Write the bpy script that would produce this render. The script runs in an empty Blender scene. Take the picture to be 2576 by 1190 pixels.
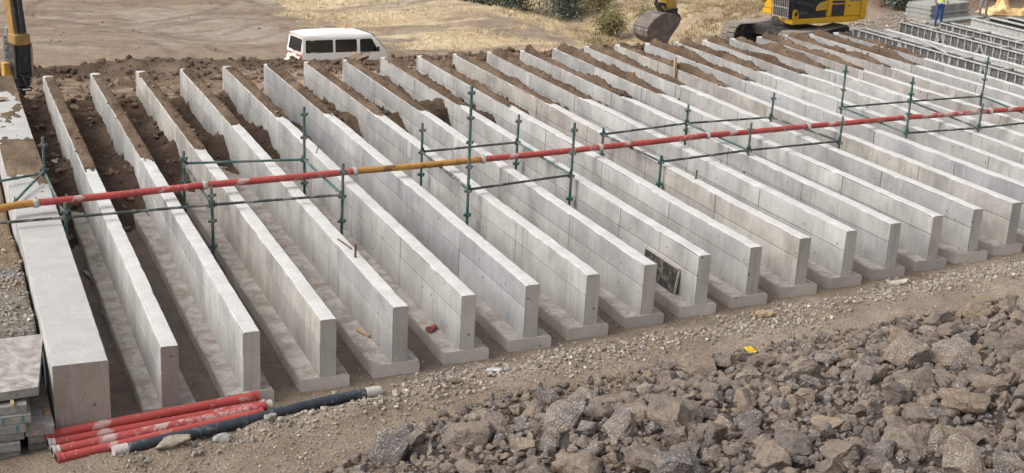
import bpy, bmesh, math, random
import numpy as np
from mathutils import Vector, Matrix, Quaternion
rng = np.random.default_rng(7); random.seed(7)
scene = bpy.context.scene
col = scene.collection
R = math.radians
# ------------------------------------------------------------------ camera
cam = bpy.data.cameras.new('camera'); camo = bpy.data.objects.new('camera', cam); col.objects.link(camo)
CP = (-2.6295, -17.6501, 7.5599)
camo.matrix_world = Matrix.Translation(CP) @ (Matrix.Rotation(-0.4211, 4, 'Z') @ Matrix.Rotation(math.pi/2-0.3178, 4, 'X') @ Matrix.Rotation(0.0547, 4, 'Z'))
cam.sensor_width = 36; cam.lens = 36*3363.4/2576; cam.clip_end = 3000; cam.clip_start = .2
scene.camera = camo
# ------------------------------------------------------------------ sky and sun (overcast, brighter from the far left)
SD = Vector((-.78, .08, .85)).normalized()
w = bpy.data.worlds.new('World'); scene.world = w; w.use_nodes = True
nt = w.node_tree; bg = nt.nodes['Background']
sky = nt.nodes.new('ShaderNodeTexSky'); sky.sky_type = 'NISHITA'; sky.sun_disc = False
sky.sun_elevation = math.asin(SD.z); sky.sun_rotation = math.atan2(SD.x, SD.y)
sky.dust_density = 4; sky.air_density = 1.0; sky.ozone_density = 1
hs = nt.nodes.new('ShaderNodeHueSaturation'); hs.inputs['Saturation'].default_value = .16
nt.links.new(sky.outputs[0], hs.inputs['Color']); nt.links.new(hs.outputs[0], bg.inputs[0]); bg.inputs[1].default_value = .15
sl = bpy.data.lights.new('sun', 'SUN'); sl.energy = 1.05; sl.angle = R(40); sl.color = (1, .965, .92)
so = bpy.data.objects.new('sun', sl); col.objects.link(so); so.rotation_euler = SD.to_track_quat('Z', 'Y').to_euler(); so.location = (-20, 10, 30)
scene.view_settings.view_transform = 'Standard'; scene.view_settings.look = 'None'
scene.view_settings.exposure = 0.55; scene.view_settings.gamma = 1
scene.render.engine = 'CYCLES'

# ------------------------------------------------------------------ noise
def _h(ix, iy, s):
    n = (ix.astype(np.int64)*374761393 + iy.astype(np.int64)*668265263 + s*982451653) & 0xffffffff
    n = ((n ^ (n >> 13))*1274126177) & 0xffffffff
    n = ((n ^ (n >> 16))*2246822519) & 0xffffffff
    return (n & 0xffffff)/float(0xffffff)
def vn(x, y, s=0):
    x = np.asarray(x, float); y = np.asarray(y, float); x, y = np.broadcast_arrays(x, y)
    ix = np.floor(x); iy = np.floor(y); fx = x-ix; fy = y-iy
    fx = fx*fx*(3-2*fx); fy = fy*fy*(3-2*fy)
    a = _h(ix, iy, s); b = _h(ix+1, iy, s); c = _h(ix, iy+1, s); d = _h(ix+1, iy+1, s)
    return (a+(b-a)*fx)*(1-fy)+(c+(d-c)*fx)*fy-.5
def fbm(x, y, s=0, o=4):
    r = 0; a = 1; f = 1.
    for k in range(o):
        r = r+a*vn(np.asarray(x)*f+k*17.3, np.asarray(y)*f-k*9.1, s+k); a *= .5; f *= 2.03
    return r
def ss(a, b, x):
    t = np.clip((np.asarray(x, float)-a)/(b-a), 0, 1); return t*t*(3-2*t)

# ------------------------------------------------------------------ object helpers
def link(o, parent=None):
    col.objects.link(o)
    if parent is not None: o.parent = parent
    return o
def tag(o, label=None, cat=None, group=None, kind=None):
    if label: o['label'] = label
    if cat: o['category'] = cat
    if group: o['group'] = group
    if kind: o['kind'] = kind
    return o
def thing(name, label, cat, loc=(0, 0, 0), rz=0, group=None):
    o = bpy.data.objects.new(name, None); o.empty_display_size = .1
    o.location = loc; o.rotation_euler = (0, 0, rz); link(o); return tag(o, label, cat, group)
def mesh_np(name, V, F, mats, parent=None, smooth=True, colors=None, mi=None, angle=None):
    me = bpy.data.meshes.new(name)
    V = np.asarray(V, np.float32); F = np.asarray(F, np.int32); k = F.shape[1]
    me.vertices.add(len(V)); me.vertices.foreach_set('co', V.ravel())
    me.loops.add(F.size); me.loops.foreach_set('vertex_index', F.ravel())
    me.polygons.add(len(F)); me.polygons.foreach_set('loop_start', np.arange(0, F.size, k, dtype=np.int32))
    me.polygons.foreach_set('loop_total', np.full(len(F), k, np.int32))
    for m in (mats if isinstance(mats, (list, tuple)) else [mats]): me.materials.append(m)
    if mi is not None: me.polygons.foreach_set('material_index', np.asarray(mi, np.int32))
    me.polygons.foreach_set('use_smooth', np.full(len(F), smooth))
    me.update(calc_edges=True)
    if colors is not None:
        at = me.color_attributes.new('tint', 'FLOAT_COLOR', 'POINT')
        c = np.ones((len(V), 4), np.float32); c[:, :3] = colors; at.data.foreach_set('color', c.ravel())
    if smooth and angle: me.set_sharp_from_angle(angle=R(angle))
    return link(bpy.data.objects.new(name, me), parent)
class MB:
    def __init__(s): s.v = []; s.f = []; s.m = []
    def add(s, vs, fs, m=0):
        b = len(s.v); s.v += [tuple(v) for v in vs]; s.f += [tuple(b+i for i in f) for f in fs]; s.m += [m]*len(fs); return s
    def box(s, x0, x1, y0, y1, z0, z1, m=0):
        return s.add([(x0, y0, z0), (x1, y0, z0), (x1, y1, z0), (x0, y1, z0), (x0, y0, z1), (x1, y0, z1), (x1, y1, z1), (x0, y1, z1)],
                     [(3, 2, 1, 0), (4, 5, 6, 7), (0, 1, 5, 4), (1, 2, 6, 5), (2, 3, 7, 6), (3, 0, 4, 7)], m)
    def bar(s, p, q, wd, h, m=0, up=(0, 0, 1)):
        p = Vector(p); q = Vector(q); d = (q-p).normalized(); u = Vector(up)
        if abs(d.dot(u)) > .98: u = Vector((1, 0, 0))
        sd = d.cross(u).normalized(); u = sd.cross(d)
        c = []
        for e in (p, q):
            for a, b in ((-1, -1), (1, -1), (1, 1), (-1, 1)): c.append(e+sd*a*wd/2+u*b*h/2)
        return s.add(c, [(0, 1, 2, 3), (7, 6, 5, 4), (0, 4, 5, 1), (1, 5, 6, 2), (2, 6, 7, 3), (3, 7, 4, 0)], m)
    def tube(s, pts, r, n=10, m=0, cap=True):
        pts = [Vector(p) for p in pts]; rs = r if isinstance(r, (list, tuple)) else [r]*len(pts)
        vs = []; up = None
        for i, p in enumerate(pts):
            d = (pts[min(i+1, len(pts)-1)]-pts[max(i-1, 0)])
            if d.length < 1e-9: d = Vector((0, 0, 1))
            d.normalize()
            if up is None: up = Vector((0, 0, 1)) if abs(d.z) < .9 else Vector((1, 0, 0))
            a = d.cross(up).normalized(); b = a.cross(d).normalized(); up = b
            for k in range(n):
                t = 2*math.pi*k/n; vs.append(p+a*math.cos(t)*rs[i]+b*math.sin(t)*rs[i])
        fs = []
        for i in range(len(pts)-1):
            for k in range(n): fs.append((i*n+k, i*n+(k+1) % n, (i+1)*n+(k+1) % n, (i+1)*n+k))
        if cap:
            fs.append(tuple(range(n-1, -1, -1))); fs.append(tuple((len(pts)-1)*n+k for k in range(n)))
        return s.add(vs, fs, m)
    def prism(s, poly, axis, a, b, m=0):
        # poly: list of 2D points, extruded along axis ('x','y','z') between a and b
        f = {'x': lambda p, t: (t, p[0], p[1]), 'y': lambda p, t: (p[0], t, p[1]), 'z': lambda p, t: (p[0], p[1], t)}[axis]
        n = len(poly)
        vs = [f(p, a) for p in poly]+[f(p, b) for p in poly]
        fs = [tuple(range(n)), tuple(range(2*n-1, n-1, -1))]+[(i, (i+1) % n, n+(i+1) % n, n+i) for i in range(n)]
        return s.add(vs, fs, m)
    def build(s, name, mats, parent=None, smooth=False, bevel=0, seg=1, angle=35):
        me = bpy.data.meshes.new(name); me.from_pydata(s.v, [], s.f)
        for m in (mats if isinstance(mats, (list, tuple)) else [mats]): me.materials.append(m)
        me.polygons.foreach_set('material_index', s.m)
        bm = bmesh.new(); bm.from_mesh(me)
        bmesh.ops.recalc_face_normals(bm, faces=bm.faces)
        if bevel:
            es = [e for e in bm.edges if len(e.link_faces) == 2 and e.calc_face_angle(0) > .5]
            bmesh.ops.bevel(bm, geom=es, offset=bevel, segments=seg, affect='EDGES', clamp_overlap=True)
        bm.to_mesh(me); bm.free()
        if smooth or bevel:
            me.shade_smooth(); me.set_sharp_from_angle(angle=R(angle))
        return link(bpy.data.objects.new(name, me), parent)
def dup(o, parent, loc=None, rot=None, scale=None):
    c = o.copy(); link(c, parent)
    if loc is not None: c.location = loc
    if rot is not None: c.rotation_euler = rot
    if scale is not None: c.scale = scale
    return c

# ------------------------------------------------------------------ materials
class NT:
    def __init__(s, name, rough=.9, metal=0, spec=.3):
        s.m = bpy.data.materials.new(name); s.m.use_nodes = True; s.n = s.m.node_tree; s.b = s.n.nodes['Principled BSDF']
        s.b.inputs['Roughness'].default_value = rough; s.b.inputs['Metallic'].default_value = metal
        s.b.inputs['Specular IOR Level'].default_value = spec
        s.g = s.n.nodes.new('ShaderNodeNewGeometry'); s.tc = s.n.nodes.new('ShaderNodeTexCoord')
        s.pos = s.g.outputs['Position']; s.obj = s.tc.outputs['Object']
    def L(s, a, b): s.n.links.new(a, b)
    def put(s, v, sock):
        if isinstance(v, bpy.types.NodeSocket): s.L(v, sock)
        else:
            if sock.type == 'RGBA' and len(v) == 3: v = (*v, 1)
            sock.default_value = v
    def vmap(s, vec, scale):
        n = s.n.nodes.new('ShaderNodeMapping'); s.L(vec, n.inputs[0]); n.inputs['Scale'].default_value = scale; return n.outputs[0]
    def noise(s, vec, scale, detail=5, rough=.6, dist=0):
        n = s.n.nodes.new('ShaderNodeTexNoise'); s.L(vec, n.inputs['Vector']); n.inputs['Scale'].default_value = scale
        n.inputs['Detail'].default_value = detail; n.inputs['Roughness'].default_value = rough; n.inputs['Distortion'].default_value = dist
        return n.outputs[0]
    def voro(s, vec, scale, feat='F1'):
        n = s.n.nodes.new('ShaderNodeTexVoronoi'); n.feature = feat; s.L(vec, n.inputs['Vector']); n.inputs['Scale'].default_value = scale
        return n.outputs['Distance']
    def ramp(s, fac, stops, interp='LINEAR'):
        n = s.n.nodes.new('ShaderNodeValToRGB'); s.L(fac, n.inputs[0]); e = n.color_ramp; e.interpolation = interp
        while len(e.elements) < len(stops): e.elements.new(.5)
        for k, (p, c) in enumerate(stops):
            e.elements[k].position = p; e.elements[k].color = (c, c, c, 1) if not hasattr(c, '__len__') else (*c, 1)
        return n.outputs[0]
    def mix(s, fac, a, b, mode='MIX'):
        n = s.n.nodes.new('ShaderNodeMix'); n.data_type = 'RGBA'; n.blend_type = mode
        if isinstance(fac, (int, float)): n.inputs[0].default_value = fac
        else: s.L(fac, n.inputs[0])
        s.put(a, n.inputs[6]); s.put(b, n.inputs[7]); return n.outputs[2]
    def math(s, op, a, b=0.):
        n = s.n.nodes.new('ShaderNodeMath'); n.operation = op
        for k, v in enumerate((a, b)):
            if isinstance(v, (int, float)): n.inputs[k].default_value = v
            else: s.L(v, n.inputs[k])
        return n.outputs[0]
    def rnd(s): return s.n.nodes.new('ShaderNodeObjectInfo').outputs['Random']
    def attr(s, name):
        n = s.n.nodes.new('ShaderNodeAttribute'); n.attribute_name = name; return n.outputs['Color']
    def color(s, c): s.put(c, s.b.inputs['Base Color']); return s
    def bump(s, h, strength=.5, dist=.02):
        n = s.n.nodes.new('ShaderNodeBump'); s.L(h, n.inputs['Height']); n.inputs['Strength'].default_value = strength; n.inputs['Distance'].default_value = dist
        s.L(n.outputs[0], s.b.inputs['Normal']); return s
def plain(name, c, rough=.6, metal=0, spec=.4, var=.12, scale=6, dirt=None, damt=.4):
    t = NT(name, rough, metal, spec)
    n = t.noise(t.obj, scale, 5)
    f = t.ramp(n, [(.3, 1-var), (.7, 1+var)])
    c2 = t.mix(1, c, f, 'MULTIPLY')
    if dirt:
        d = t.ramp(t.noise(t.obj, scale*.7+1.7, 6, .7), [(.62-damt*.35, 0), (.72-damt*.2, 1)])
        d = t.math('MULTIPLY', d, .8)
        c2 = t.mix(d, c2, dirt)
    t.color(c2); t.bump(n, .15, .01)
    return t.m
def concrete(name, base, var=.16, streak=True, pits=True, bumpd=.01, rand=.12, stain=(.24, .21, .18), stain_amt=.25):
    t = NT(name, .92, 0, .2)
    big = t.ramp(t.noise(t.pos, 1.1, 5, .6), [(.3, 1-var), (.7, 1+var)])
    fine = t.noise(t.pos, 38, 4, .7)
    c = t.mix(1, base, big, 'MULTIPLY')
    c = t.mix(1, c, t.ramp(fine, [(.25, .86), (.75, 1.12)]), 'MULTIPLY')
    if rand:
        r = t.rnd(); c = t.mix(1, c, t.ramp(r, [(0, (1-rand, 1-rand, 1-rand*.9)), (.5, (1, .99, .975)), (1, (1+rand, 1+rand, 1+rand))]), 'MULTIPLY')
    if streak:
        st = t.noise(t.vmap(t.pos, (3.2, 3.2, .35)), 2.2, 5, .65)
        c = t.mix(t.math('MULTIPLY', t.ramp(st, [(.52, 0), (.72, 1)]), stain_amt), c, stain)
        lt = t.noise(t.vmap(t.pos, (5, 5, .5)), 1.9, 4, .6)
        c = t.mix(t.math('MULTIPLY', t.ramp(lt, [(.56, 0), (.7, 1)]), .25), c, (.58, .57, .55))
    if pits:
        v = t.voro(t.pos, 3.4); c = t.mix(t.ramp(v, [(.06, .85), (.105, 0)]), c, (.12, .11, .10))
        v2 = t.voro(t.pos, 11); c = t.mix(t.ramp(v2, [(.06, .5), (.12, 0)]), c, (.17, .155, .14))
    t.color(c); t.bump(t.math('ADD', fine, t.noise(t.pos, 9, 4)), .5, bumpd)
    return t.m
mt = {}
mt['conc'] = concrete('wall_concrete', (.378, .367, .352), var=.26, rand=.15, stain_amt=.55)
mt['conc_end'] = concrete('wall_end_shaded_concrete', (.30, .26, .228), stain_amt=.4)  # darker and browner than the sides: shade and ground bounce put into the colour
mt['conc_b'] = concrete('wall_concrete_cool', (.352, .35, .347), var=.24, rand=.14, stain_amt=.45)
mt['conc_c'] = concrete('wall_concrete_warm', (.375, .352, .322), var=.3, rand=.14, stain=(.22, .185, .15), stain_amt=.6)
mt['conc_end2'] = concrete('wall_end_pale', (.43, .405, .375), stain_amt=.4)
mt['joint'] = plain('dirty_form_joint', (.10, .088, .078), .95, var=.3, scale=5)
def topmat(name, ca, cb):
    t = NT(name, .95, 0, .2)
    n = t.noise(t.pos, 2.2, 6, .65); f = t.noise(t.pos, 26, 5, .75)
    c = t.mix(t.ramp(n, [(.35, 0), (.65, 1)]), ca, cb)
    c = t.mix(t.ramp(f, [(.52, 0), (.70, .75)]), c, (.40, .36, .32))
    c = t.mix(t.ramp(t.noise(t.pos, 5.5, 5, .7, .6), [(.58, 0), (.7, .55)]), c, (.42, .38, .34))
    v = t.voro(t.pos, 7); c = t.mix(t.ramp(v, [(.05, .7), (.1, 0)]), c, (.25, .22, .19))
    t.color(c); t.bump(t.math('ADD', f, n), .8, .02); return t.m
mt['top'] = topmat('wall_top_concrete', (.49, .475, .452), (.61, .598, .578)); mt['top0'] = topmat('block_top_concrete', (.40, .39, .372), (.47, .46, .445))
mt['foot'] = concrete('footing_concrete', (.48, .44, .40), var=.2, streak=False, stain_amt=.4)
def foottop():
    t = NT('footing_top', .95, 0, .2)
    n = t.noise(t.pos, 3.5, 6, .7, .5); f = t.noise(t.pos, 30, 4, .7)
    c = t.mix(t.ramp(n, [(.4, 0), (.6, 1)]), (.29, .25, .215), (.46, .425, .39))
    c = t.mix(1, c, t.ramp(f, [(.25, .75), (.75, 1.2)]), 'MULTIPLY')
    t.color(c); t.bump(t.math('ADD', n, f), .8, .02); return t.m
mt['foottop'] = foottop()
def groundmat(name='ground_soil', fine=28, sc=1.0, bd=.03):
    t = NT(name, .97, 0, .12)
    tint = t.attr('tint')
    n1 = t.noise(t.pos, 1.7*sc, 6, .65, .3); n2 = t.noise(t.pos, fine, 5, .7)
    c = t.mix(1, tint, t.ramp(n1, [(.25, .72), (.5, 1.0), (.75, 1.25)]), 'MULTIPLY')
    c = t.mix(1, c, t.ramp(n2, [(.28, .6), (.5, 1), (.72, 1.4)]), 'MULTIPLY')
    peb = t.voro(t.pos, 14); pn = t.noise(t.pos, 2.9, 3)
    f = t.math('MULTIPLY', t.ramp(peb, [(.16, .8), (.26, 0)]), t.ramp(pn, [(.48, 0), (.6, 1)]))
    c = t.mix(f, c, t.mix(1, tint, (1.5, 1.5, 1.55), 'MULTIPLY'))
    t.color(c); t.bump(t.math('ADD', t.math('ADD', n2, n1), t.ramp(peb, [(.1, .4), (.35, 0)])), 1, bd*1.5); return t.m
mt['ground'] = groundmat()
mt['soil'] = groundmat('loose_soil', 22, 2.2, .05)
def rockmat(name, inst):
    t = NT(name, .92, 0, .22)
    if inst: r = t.rnd()
    else:
        sp = t.n.nodes.new('ShaderNodeSeparateColor'); t.L(t.attr('tint'), sp.inputs[0]); r = sp.outputs[0]
    base = t.ramp(r, [(0, (.21, .175, .158)), (.2, (.285, .232, .192)), (.38, (.18, .158, .148)), (.55, (.335, .26, .20)), (.7, (.245, .213, .193)), (.87, (.38, .29, .21)), (1, (.215, .183, .165))])
    n1 = t.noise(t.pos, 5, 6, .7, .4); n2 = t.noise(t.pos, 34, 5, .7)
    c = t.mix(1, base, t.ramp(n1, [(.28, .62), (.5, 1), (.75, 1.4)]), 'MULTIPLY')
    c = t.mix(1, c, t.ramp(n2, [(.28, .55), (.5, 1), (.72, 1.5)]), 'MULTIPLY')
    c = t.mix(1, c, t.ramp(t.noise(t.vmap(t.pos, (1, 1, 2.2)), 13, 4, .7, .8), [(.3, .7), (.7, 1.3)]), 'MULTIPLY')
    dust = t.ramp(t.noise(t.pos, 3.1, 5, .65), [(.45, 0), (.66, .65)])
    c = t.mix(dust, c, (.40, .315, .24))
    # white lichen and cement splashes on some of the stones
    r2 = t.math('FRACT', t.math('MULTIPLY', r, 7.31))
    sel = t.ramp(r2, [(.62, 0), (.72, .8)])
    v = t.ramp(t.noise(t.pos, 46, 2, .5), [(.575, 0), (.63, 1)])
    patch = t.ramp(t.noise(t.pos, 4.3, 4, .6), [(.36, 0), (.46, 1)])
    w_ = t.math('MULTIPLY', t.math('MULTIPLY', v, patch), sel)
    c = t.mix(w_, c, (.64, .64, .63))
    t.color(c); t.bump(t.math('ADD', n1, n2), 1, .07); return t.m
mt['rock'] = rockmat('rock_single', True); mt['rockm'] = rockmat('rock_mass', False)
def gravelmat():
    t = NT('gravel', .95, 0, .2); tint = t.attr('tint')
    t.color(t.mix(1, tint, t.ramp(t.noise(t.pos, 30, 4, .7), [(.25, .75), (.75, 1.25)]), 'MULTIPLY')); return t.m
mt['gravel'] = gravelmat()
def paintpipe(name, c, wear, amt):
    t = NT(name, .62, 0, .35)
    n = t.noise(t.vmap(t.obj, (1, 1, 1)), 2.3, 6, .72, .6); f = t.noise(t.obj, 40, 4)
    c2 = t.mix(1, c, t.ramp(t.noise(t.obj, 1.3, 4), [(.3, .82), (.7, 1.15)]), 'MULTIPLY')
    c2 = t.mix(t.ramp(n, [(.62-amt, 0), (.68-amt, .85)]), c2, wear)
    st = t.noise(t.obj, 13, 4, .7)
    c2 = t.mix(t.ramp(st, [(.62, 0), (.68, .55)]), c2, wear)
    t.color(c2); t.bump(f, .2, .005); return t.m
mt['red'] = paintpipe('red_paint', (.40, .068, .06), (.48, .36, .33), .07)
mt['red2'] = paintpipe('red_paint_chalky', (.40, .072, .065), (.50, .39, .36), .13)
mt['ochre'] = paintpipe('ochre_paint', (.45, .23, .055), (.16, .09, .045), .1)
mt['clamp'] = plain('dusty_clamp_steel', (.42, .39, .37), .7, .2, var=.25, scale=30)
mt['scaf'] = paintpipe('scaffold_green', (.03, .11, .10), (.15, .145, .13), .15)
mt['ledger'] = paintpipe('scaffold_dark_steel', (.055, .065, .062), (.22, .21, .19), .1)
mt['hose'] = plain('black_rubber', (.03, .037, .05), .5, var=.2, scale=9, dirt=(.2, .19, .18), damt=.2)
mt['hoseend'] = plain('chalky_hose_end', (.45, .41, .38), .9, var=.2, scale=20)
mt['ply'] = plain('weathered_plywood_face', (.27, .235, .215), .85, var=.3, scale=7, dirt=(.42, .40, .38), damt=.5)
mt['plyedge'] = plain('grey_board_edge', (.27, .265, .245), .9, var=.25, scale=12, dirt=(.17, .165, .15), damt=.3)
mt['teal'] = plain('teal_mark', (.06, .2, .23), .8)
mt['timber'] = plain('raw_timber', (.42, .30, .17), .85, var=.25, scale=14)
mt['oldwood'] = plain('grey_timber', (.34, .30, .25), .9, var=.25, scale=14)
mt['blackply'] = plain('black_film_board', (.035, .032, .03), .6, var=.3, scale=9, dirt=(.22, .19, .16), damt=.4)
mt['rust'] = plain('rusty_steel', (.16, .11, .08), .8, .3, var=.3, scale=20)
mt['white'] = plain('white_paint', (.80, .80, .79), .3, spec=.5, var=.03, scale=1.2)
mt['whitedirty'] = plain('dusty_white_paint', (.66, .60, .55), .45, var=.1, scale=3, dirt=(.45, .36, .29), damt=.4)
def glassm(name, c, r=.06):
    t = NT(name, r, 0, .6); t.color(c); return t.m
mt['glass'] = glassm('dark_window_glass', (.012, .014, .018))
mt['tyre'] = plain('black_tyre', (.03, .03, .03), .85)
mt['black'] = plain('black_plastic', (.018, .02, .022), .5, var=.2)
mt['blackm'] = plain('black_machine_paint', (.02, .022, .027), .45, var=.3, scale=5, dirt=(.10, .085, .07), damt=.3)
mt['redlens'] = plain('red_lens', (.4, .04, .03), .3)
mt['orange'] = plain('orange_lens', (.75, .15, .03), .4)
mt['yellow'] = plain('machine_yellow', (.66, .37, .015), .42, spec=.45, var=.07, scale=2.5)
mt['yellowd'] = plain('dusty_machine_yellow', (.55, .31, .045), .6, var=.15, scale=4, dirt=(.30, .20, .11), damt=.45)
mt['trackst'] = plain('dusty_track_steel', (.32, .28, .24), .8, .2, var=.25, scale=9, dirt=(.33, .27, .21), damt=.4)
mt['undc'] = plain('dark_undercarriage', (.045, .043, .043), .7, .1, var=.3, scale=5, dirt=(.17, .14, .115), damt=.35)
mt['bucket'] = plain('worn_bucket_steel', (.15, .122, .108), .65, .25, var=.2, scale=3, dirt=(.30, .255, .215), damt=.35)
mt['silver'] = plain('white_mark', (.75, .75, .74), .5)
mt['steelgrey'] = plain('grey_bucket_steel', (.16, .165, .16), .7, .2, var=.2, scale=6)
mt['navy'] = plain('navy_decal', (.02, .02, .07), .4)
mt['formst'] = plain('cement_caked_steel', (.46, .455, .43), .9, .1, var=.25, scale=10, dirt=(.21, .205, .195), damt=.35)
mt['formskin'] = plain('dark_form_skin', (.11, .107, .102), .8, .1, var=.35, scale=6, dirt=(.22, .21, .195), damt=.4)
mt['formblk'] = plain('black_form_skin', (.022, .023, .026), .6, .1, var=.3, scale=6, dirt=(.10, .10, .10), damt=.2)
mt['slab'] = plain('grey_form_panel', (.34, .335, .31), .92, var=.22, scale=4, dirt=(.22, .215, .2), damt=.35)
mt['bluecloth'] = plain('blue_workwear', (.03, .075, .26), .9, var=.2, scale=9)
mt['greycloth'] = plain('grey_workwear', (.24, .22, .23), .9, var=.2, scale=9)
mt['hivis'] = plain('hivis_yellow', (.62, .78, .06), .8, var=.1)
mt['reflect'] = plain('silver_band', (.62, .70, .68), .5)
mt['skin'] = plain('skin', (.16, .09, .06), .6)
mt['redglove'] = plain('red_glove', (.38, .05, .05), .8)
mt['glove2'] = plain('dusty_red_glove', (.30, .085, .07), .9, var=.25, scale=30)
mt['helmet'] = plain('white_helmet', (.7, .7, .68), .35)
def tarpm():
    t = NT('orange_sheet', .5, 0, .4); t.color(t.mix(t.ramp(t.noise(t.obj, 3, 5), [(.35, 0), (.65, 1)]), (.72, .44, .17), (.80, .60, .33))); return t.m
mt['tarp'] = tarpm()
mt['wrap'] = plain('yellow_wrapper', (.85, .52, .02), .4)
def leafm(name, a, b):
    t = NT(name, .8, 0, .2); sp = t.n.nodes.new('ShaderNodeSeparateColor'); t.L(t.attr('tint'), sp.inputs[0])
    t.color(t.mix(sp.outputs[0], a, b)); return t.m
mt['leafg'] = leafm('grey_green_leaf', (.075, .095, .075), (.20, .225, .17))
mt['leafo'] = leafm('olive_leaf', (.12, .115, .055), (.28, .245, .12))
mt['straw'] = leafm('dry_straw', (.22, .16, .085), (.72, .60, .40))
mt['bark'] = plain('bark', (.13, .10, .075), .95)

# ================================================================== LAY OF THE LAND
A_, B_, LW = .1543, .1308, 18.65          # near / far skew per metre of x, wall length
def ynear(x): return A_*np.asarray(x, float)
def yfar(x): return LW+B_*np.asarray(x, float)
def toe(x): return np.interp(x, [-30, -6, 1.95, 3.03, 5.1, 6.5, 8.2, 9.7, 12.3, 16.2, 30, 60], [-14, -5.2, -2.35, -1.5, -.9, -.8, -.5, -.42, -.15, .3, 2.2, 7])
def ydrop(x): return np.interp(x, [-40, 0, 23, 25.5, 33, 37, 40, 80], [22.6, 24.1, 25.1, 27.8, 29.0, 31.0, 39, 42])
MA = np.array([27.5, 64.]); MBp = np.array([33.2, 50.5])
def field(x, y):
    d = (MBp-MA)/np.linalg.norm(MBp-MA); n = np.array([-d[1], d[0]])
    s = (x-MA[0])*n[0]+(y-MA[1])*n[1]; t = (x-MA[0])*d[0]+(y-MA[1])*d[1]
    z = -5.62+.75*np.exp(-np.where(s < 0, s/5.5, s/1.8)**2)*ss(15.5, 8, t)
    z = z-.9*ss(.8, 3.5, s)*ss(22, 5, s)*ss(17, 10, t)
    z = z+.018*np.clip(y-66, 0, 900)+fbm(x*.12, y*.12, 5, 3)*.3
    return z+fbm(x*.9, y*.9, 6, 3)*.07
TR = [(9.5, 63.5, 7.2, .0, 6.28), (12.5, 57.0, 3.6, 0, 6.28), (14.0, 56.8, 5.4, 0, 6.28), (-6, 48, 14.5, 0, 6.28), (-6, 48, 16.1, 0, 6.28), (2, 72, 14, 0, 6.28), (2, 72, 15.6, 0, 6.28), (18.5, 52, 7.5, 0, 6.28), (20, 74, 13, 0, 6.28)]
def tracks(x, y):
    m = 0
    wob = vn(x*.25, y*.25, 40)*1.2
    for k, (cx, cy, r, a, b) in enumerate(TR):
        d = np.abs(np.hypot(x-cx, y-cy)-r+wob)
        m = np.maximum(m, ss(.42, .16, d)*(.1+1.1*np.clip(vn(x*.35+k*9, y*.35, 41)+.25, 0, 1)))
    return m
def H(x, y, rough=True):
    x = np.asarray(x, float); y = np.asarray(y, float); x, y = np.broadcast_arrays(x, y)
    yn = ynear(x); yf = yfar(x); yt = toe(x)
    ap = np.interp(x, [0, 20, 26, 60], [-.74, -.78, -1.02, -1.05])
    z = -1.15+(ap+1.15)*ss(yf-1.3, yf-.2, y)
    # haul path in front
    front = ss(yn+.2, yn-.5, y)
    z = z+front*.05+front*(fbm(x*1.6, y*1.6, 11, 4)*.05+.05*np.exp(-((y-(.05+.135*(x-5.2)))/.3)**2)*(1+2*fbm(x*.9, y*.3, 12, 2)))
    # low heap of dirt behind the ground pipes and the hose
    z = z+.10*np.exp(-((y-(-1.15+.16*x))/.28)**2)*ss(-2.2, -.6, x)*ss(6, 3.5, x)*(1+1.4*fbm(x*1.5, y*1.5, 13, 3))
    # stone slope rising towards the viewer
    d = np.clip(yt-y, 0, 60)
    z = z+.20*d*ss(0, 1.2, d)+ss(0, .5, d)*fbm(x*.7, y*.7, 14, 3)*.22
    # raised bank left of the thick block
    lb = ss(-1.475, -1.50, x)*ss(1.15, 1.75, y)
    zl = np.interp(y, [1, 2, 5, 6.6, 8.2, 10, 14, 20], [-.30, -.22, -.28, -.5, -.72, -.66, -.62, -.7])+fbm(x*2.5, y*2.5, 15, 4)*.10
    z = z*(1-lb)+zl*lb
    # rough apron and low berm behind the walls
    far = ss(yf-.3, yf+.4, y)
    z = z+far*ss(40, 20, y)*(fbm(x*1.3, y*1.3, 17, 4)*.08+vn(x*.4, y*3.5, 18)*.05)
    yb = 23.35+.045*x
    z = z-.22*ss(yf+.6, yf+3., y)*ss(26, 23, x)
    hb = np.interp(x, [-10, 0, 2.5, 6, 9, 13, 20, 24, 27], [.12, .18, .34, .22, .08, .12, .22, .22, 0])
    z = z+hb*np.exp(-((y-yb)/.75)**2)*(1+1.1*fbm(x*1.1, y*1.1, 19, 4))
    # ground falls away to the lower field
    yd = ydrop(x)
    dr = 1-(1-np.clip((y-yd)/13, 0, 1))**2
    z = z*(1-dr)+field(x, y)*dr
    # soil bank on the far right
    z = z+1.5*ss(36, 40, x)*ss(33, 37.5, y)*(1+.5*fbm(x*.5, y*.5, 20, 3))*ss(120, 60, y)
    if rough:
        z = z-.05*tracks(x, y)*ss(44, 48, y)
        z = z+fbm(x*5, y*5, 21, 3)*.022
    return z
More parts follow.
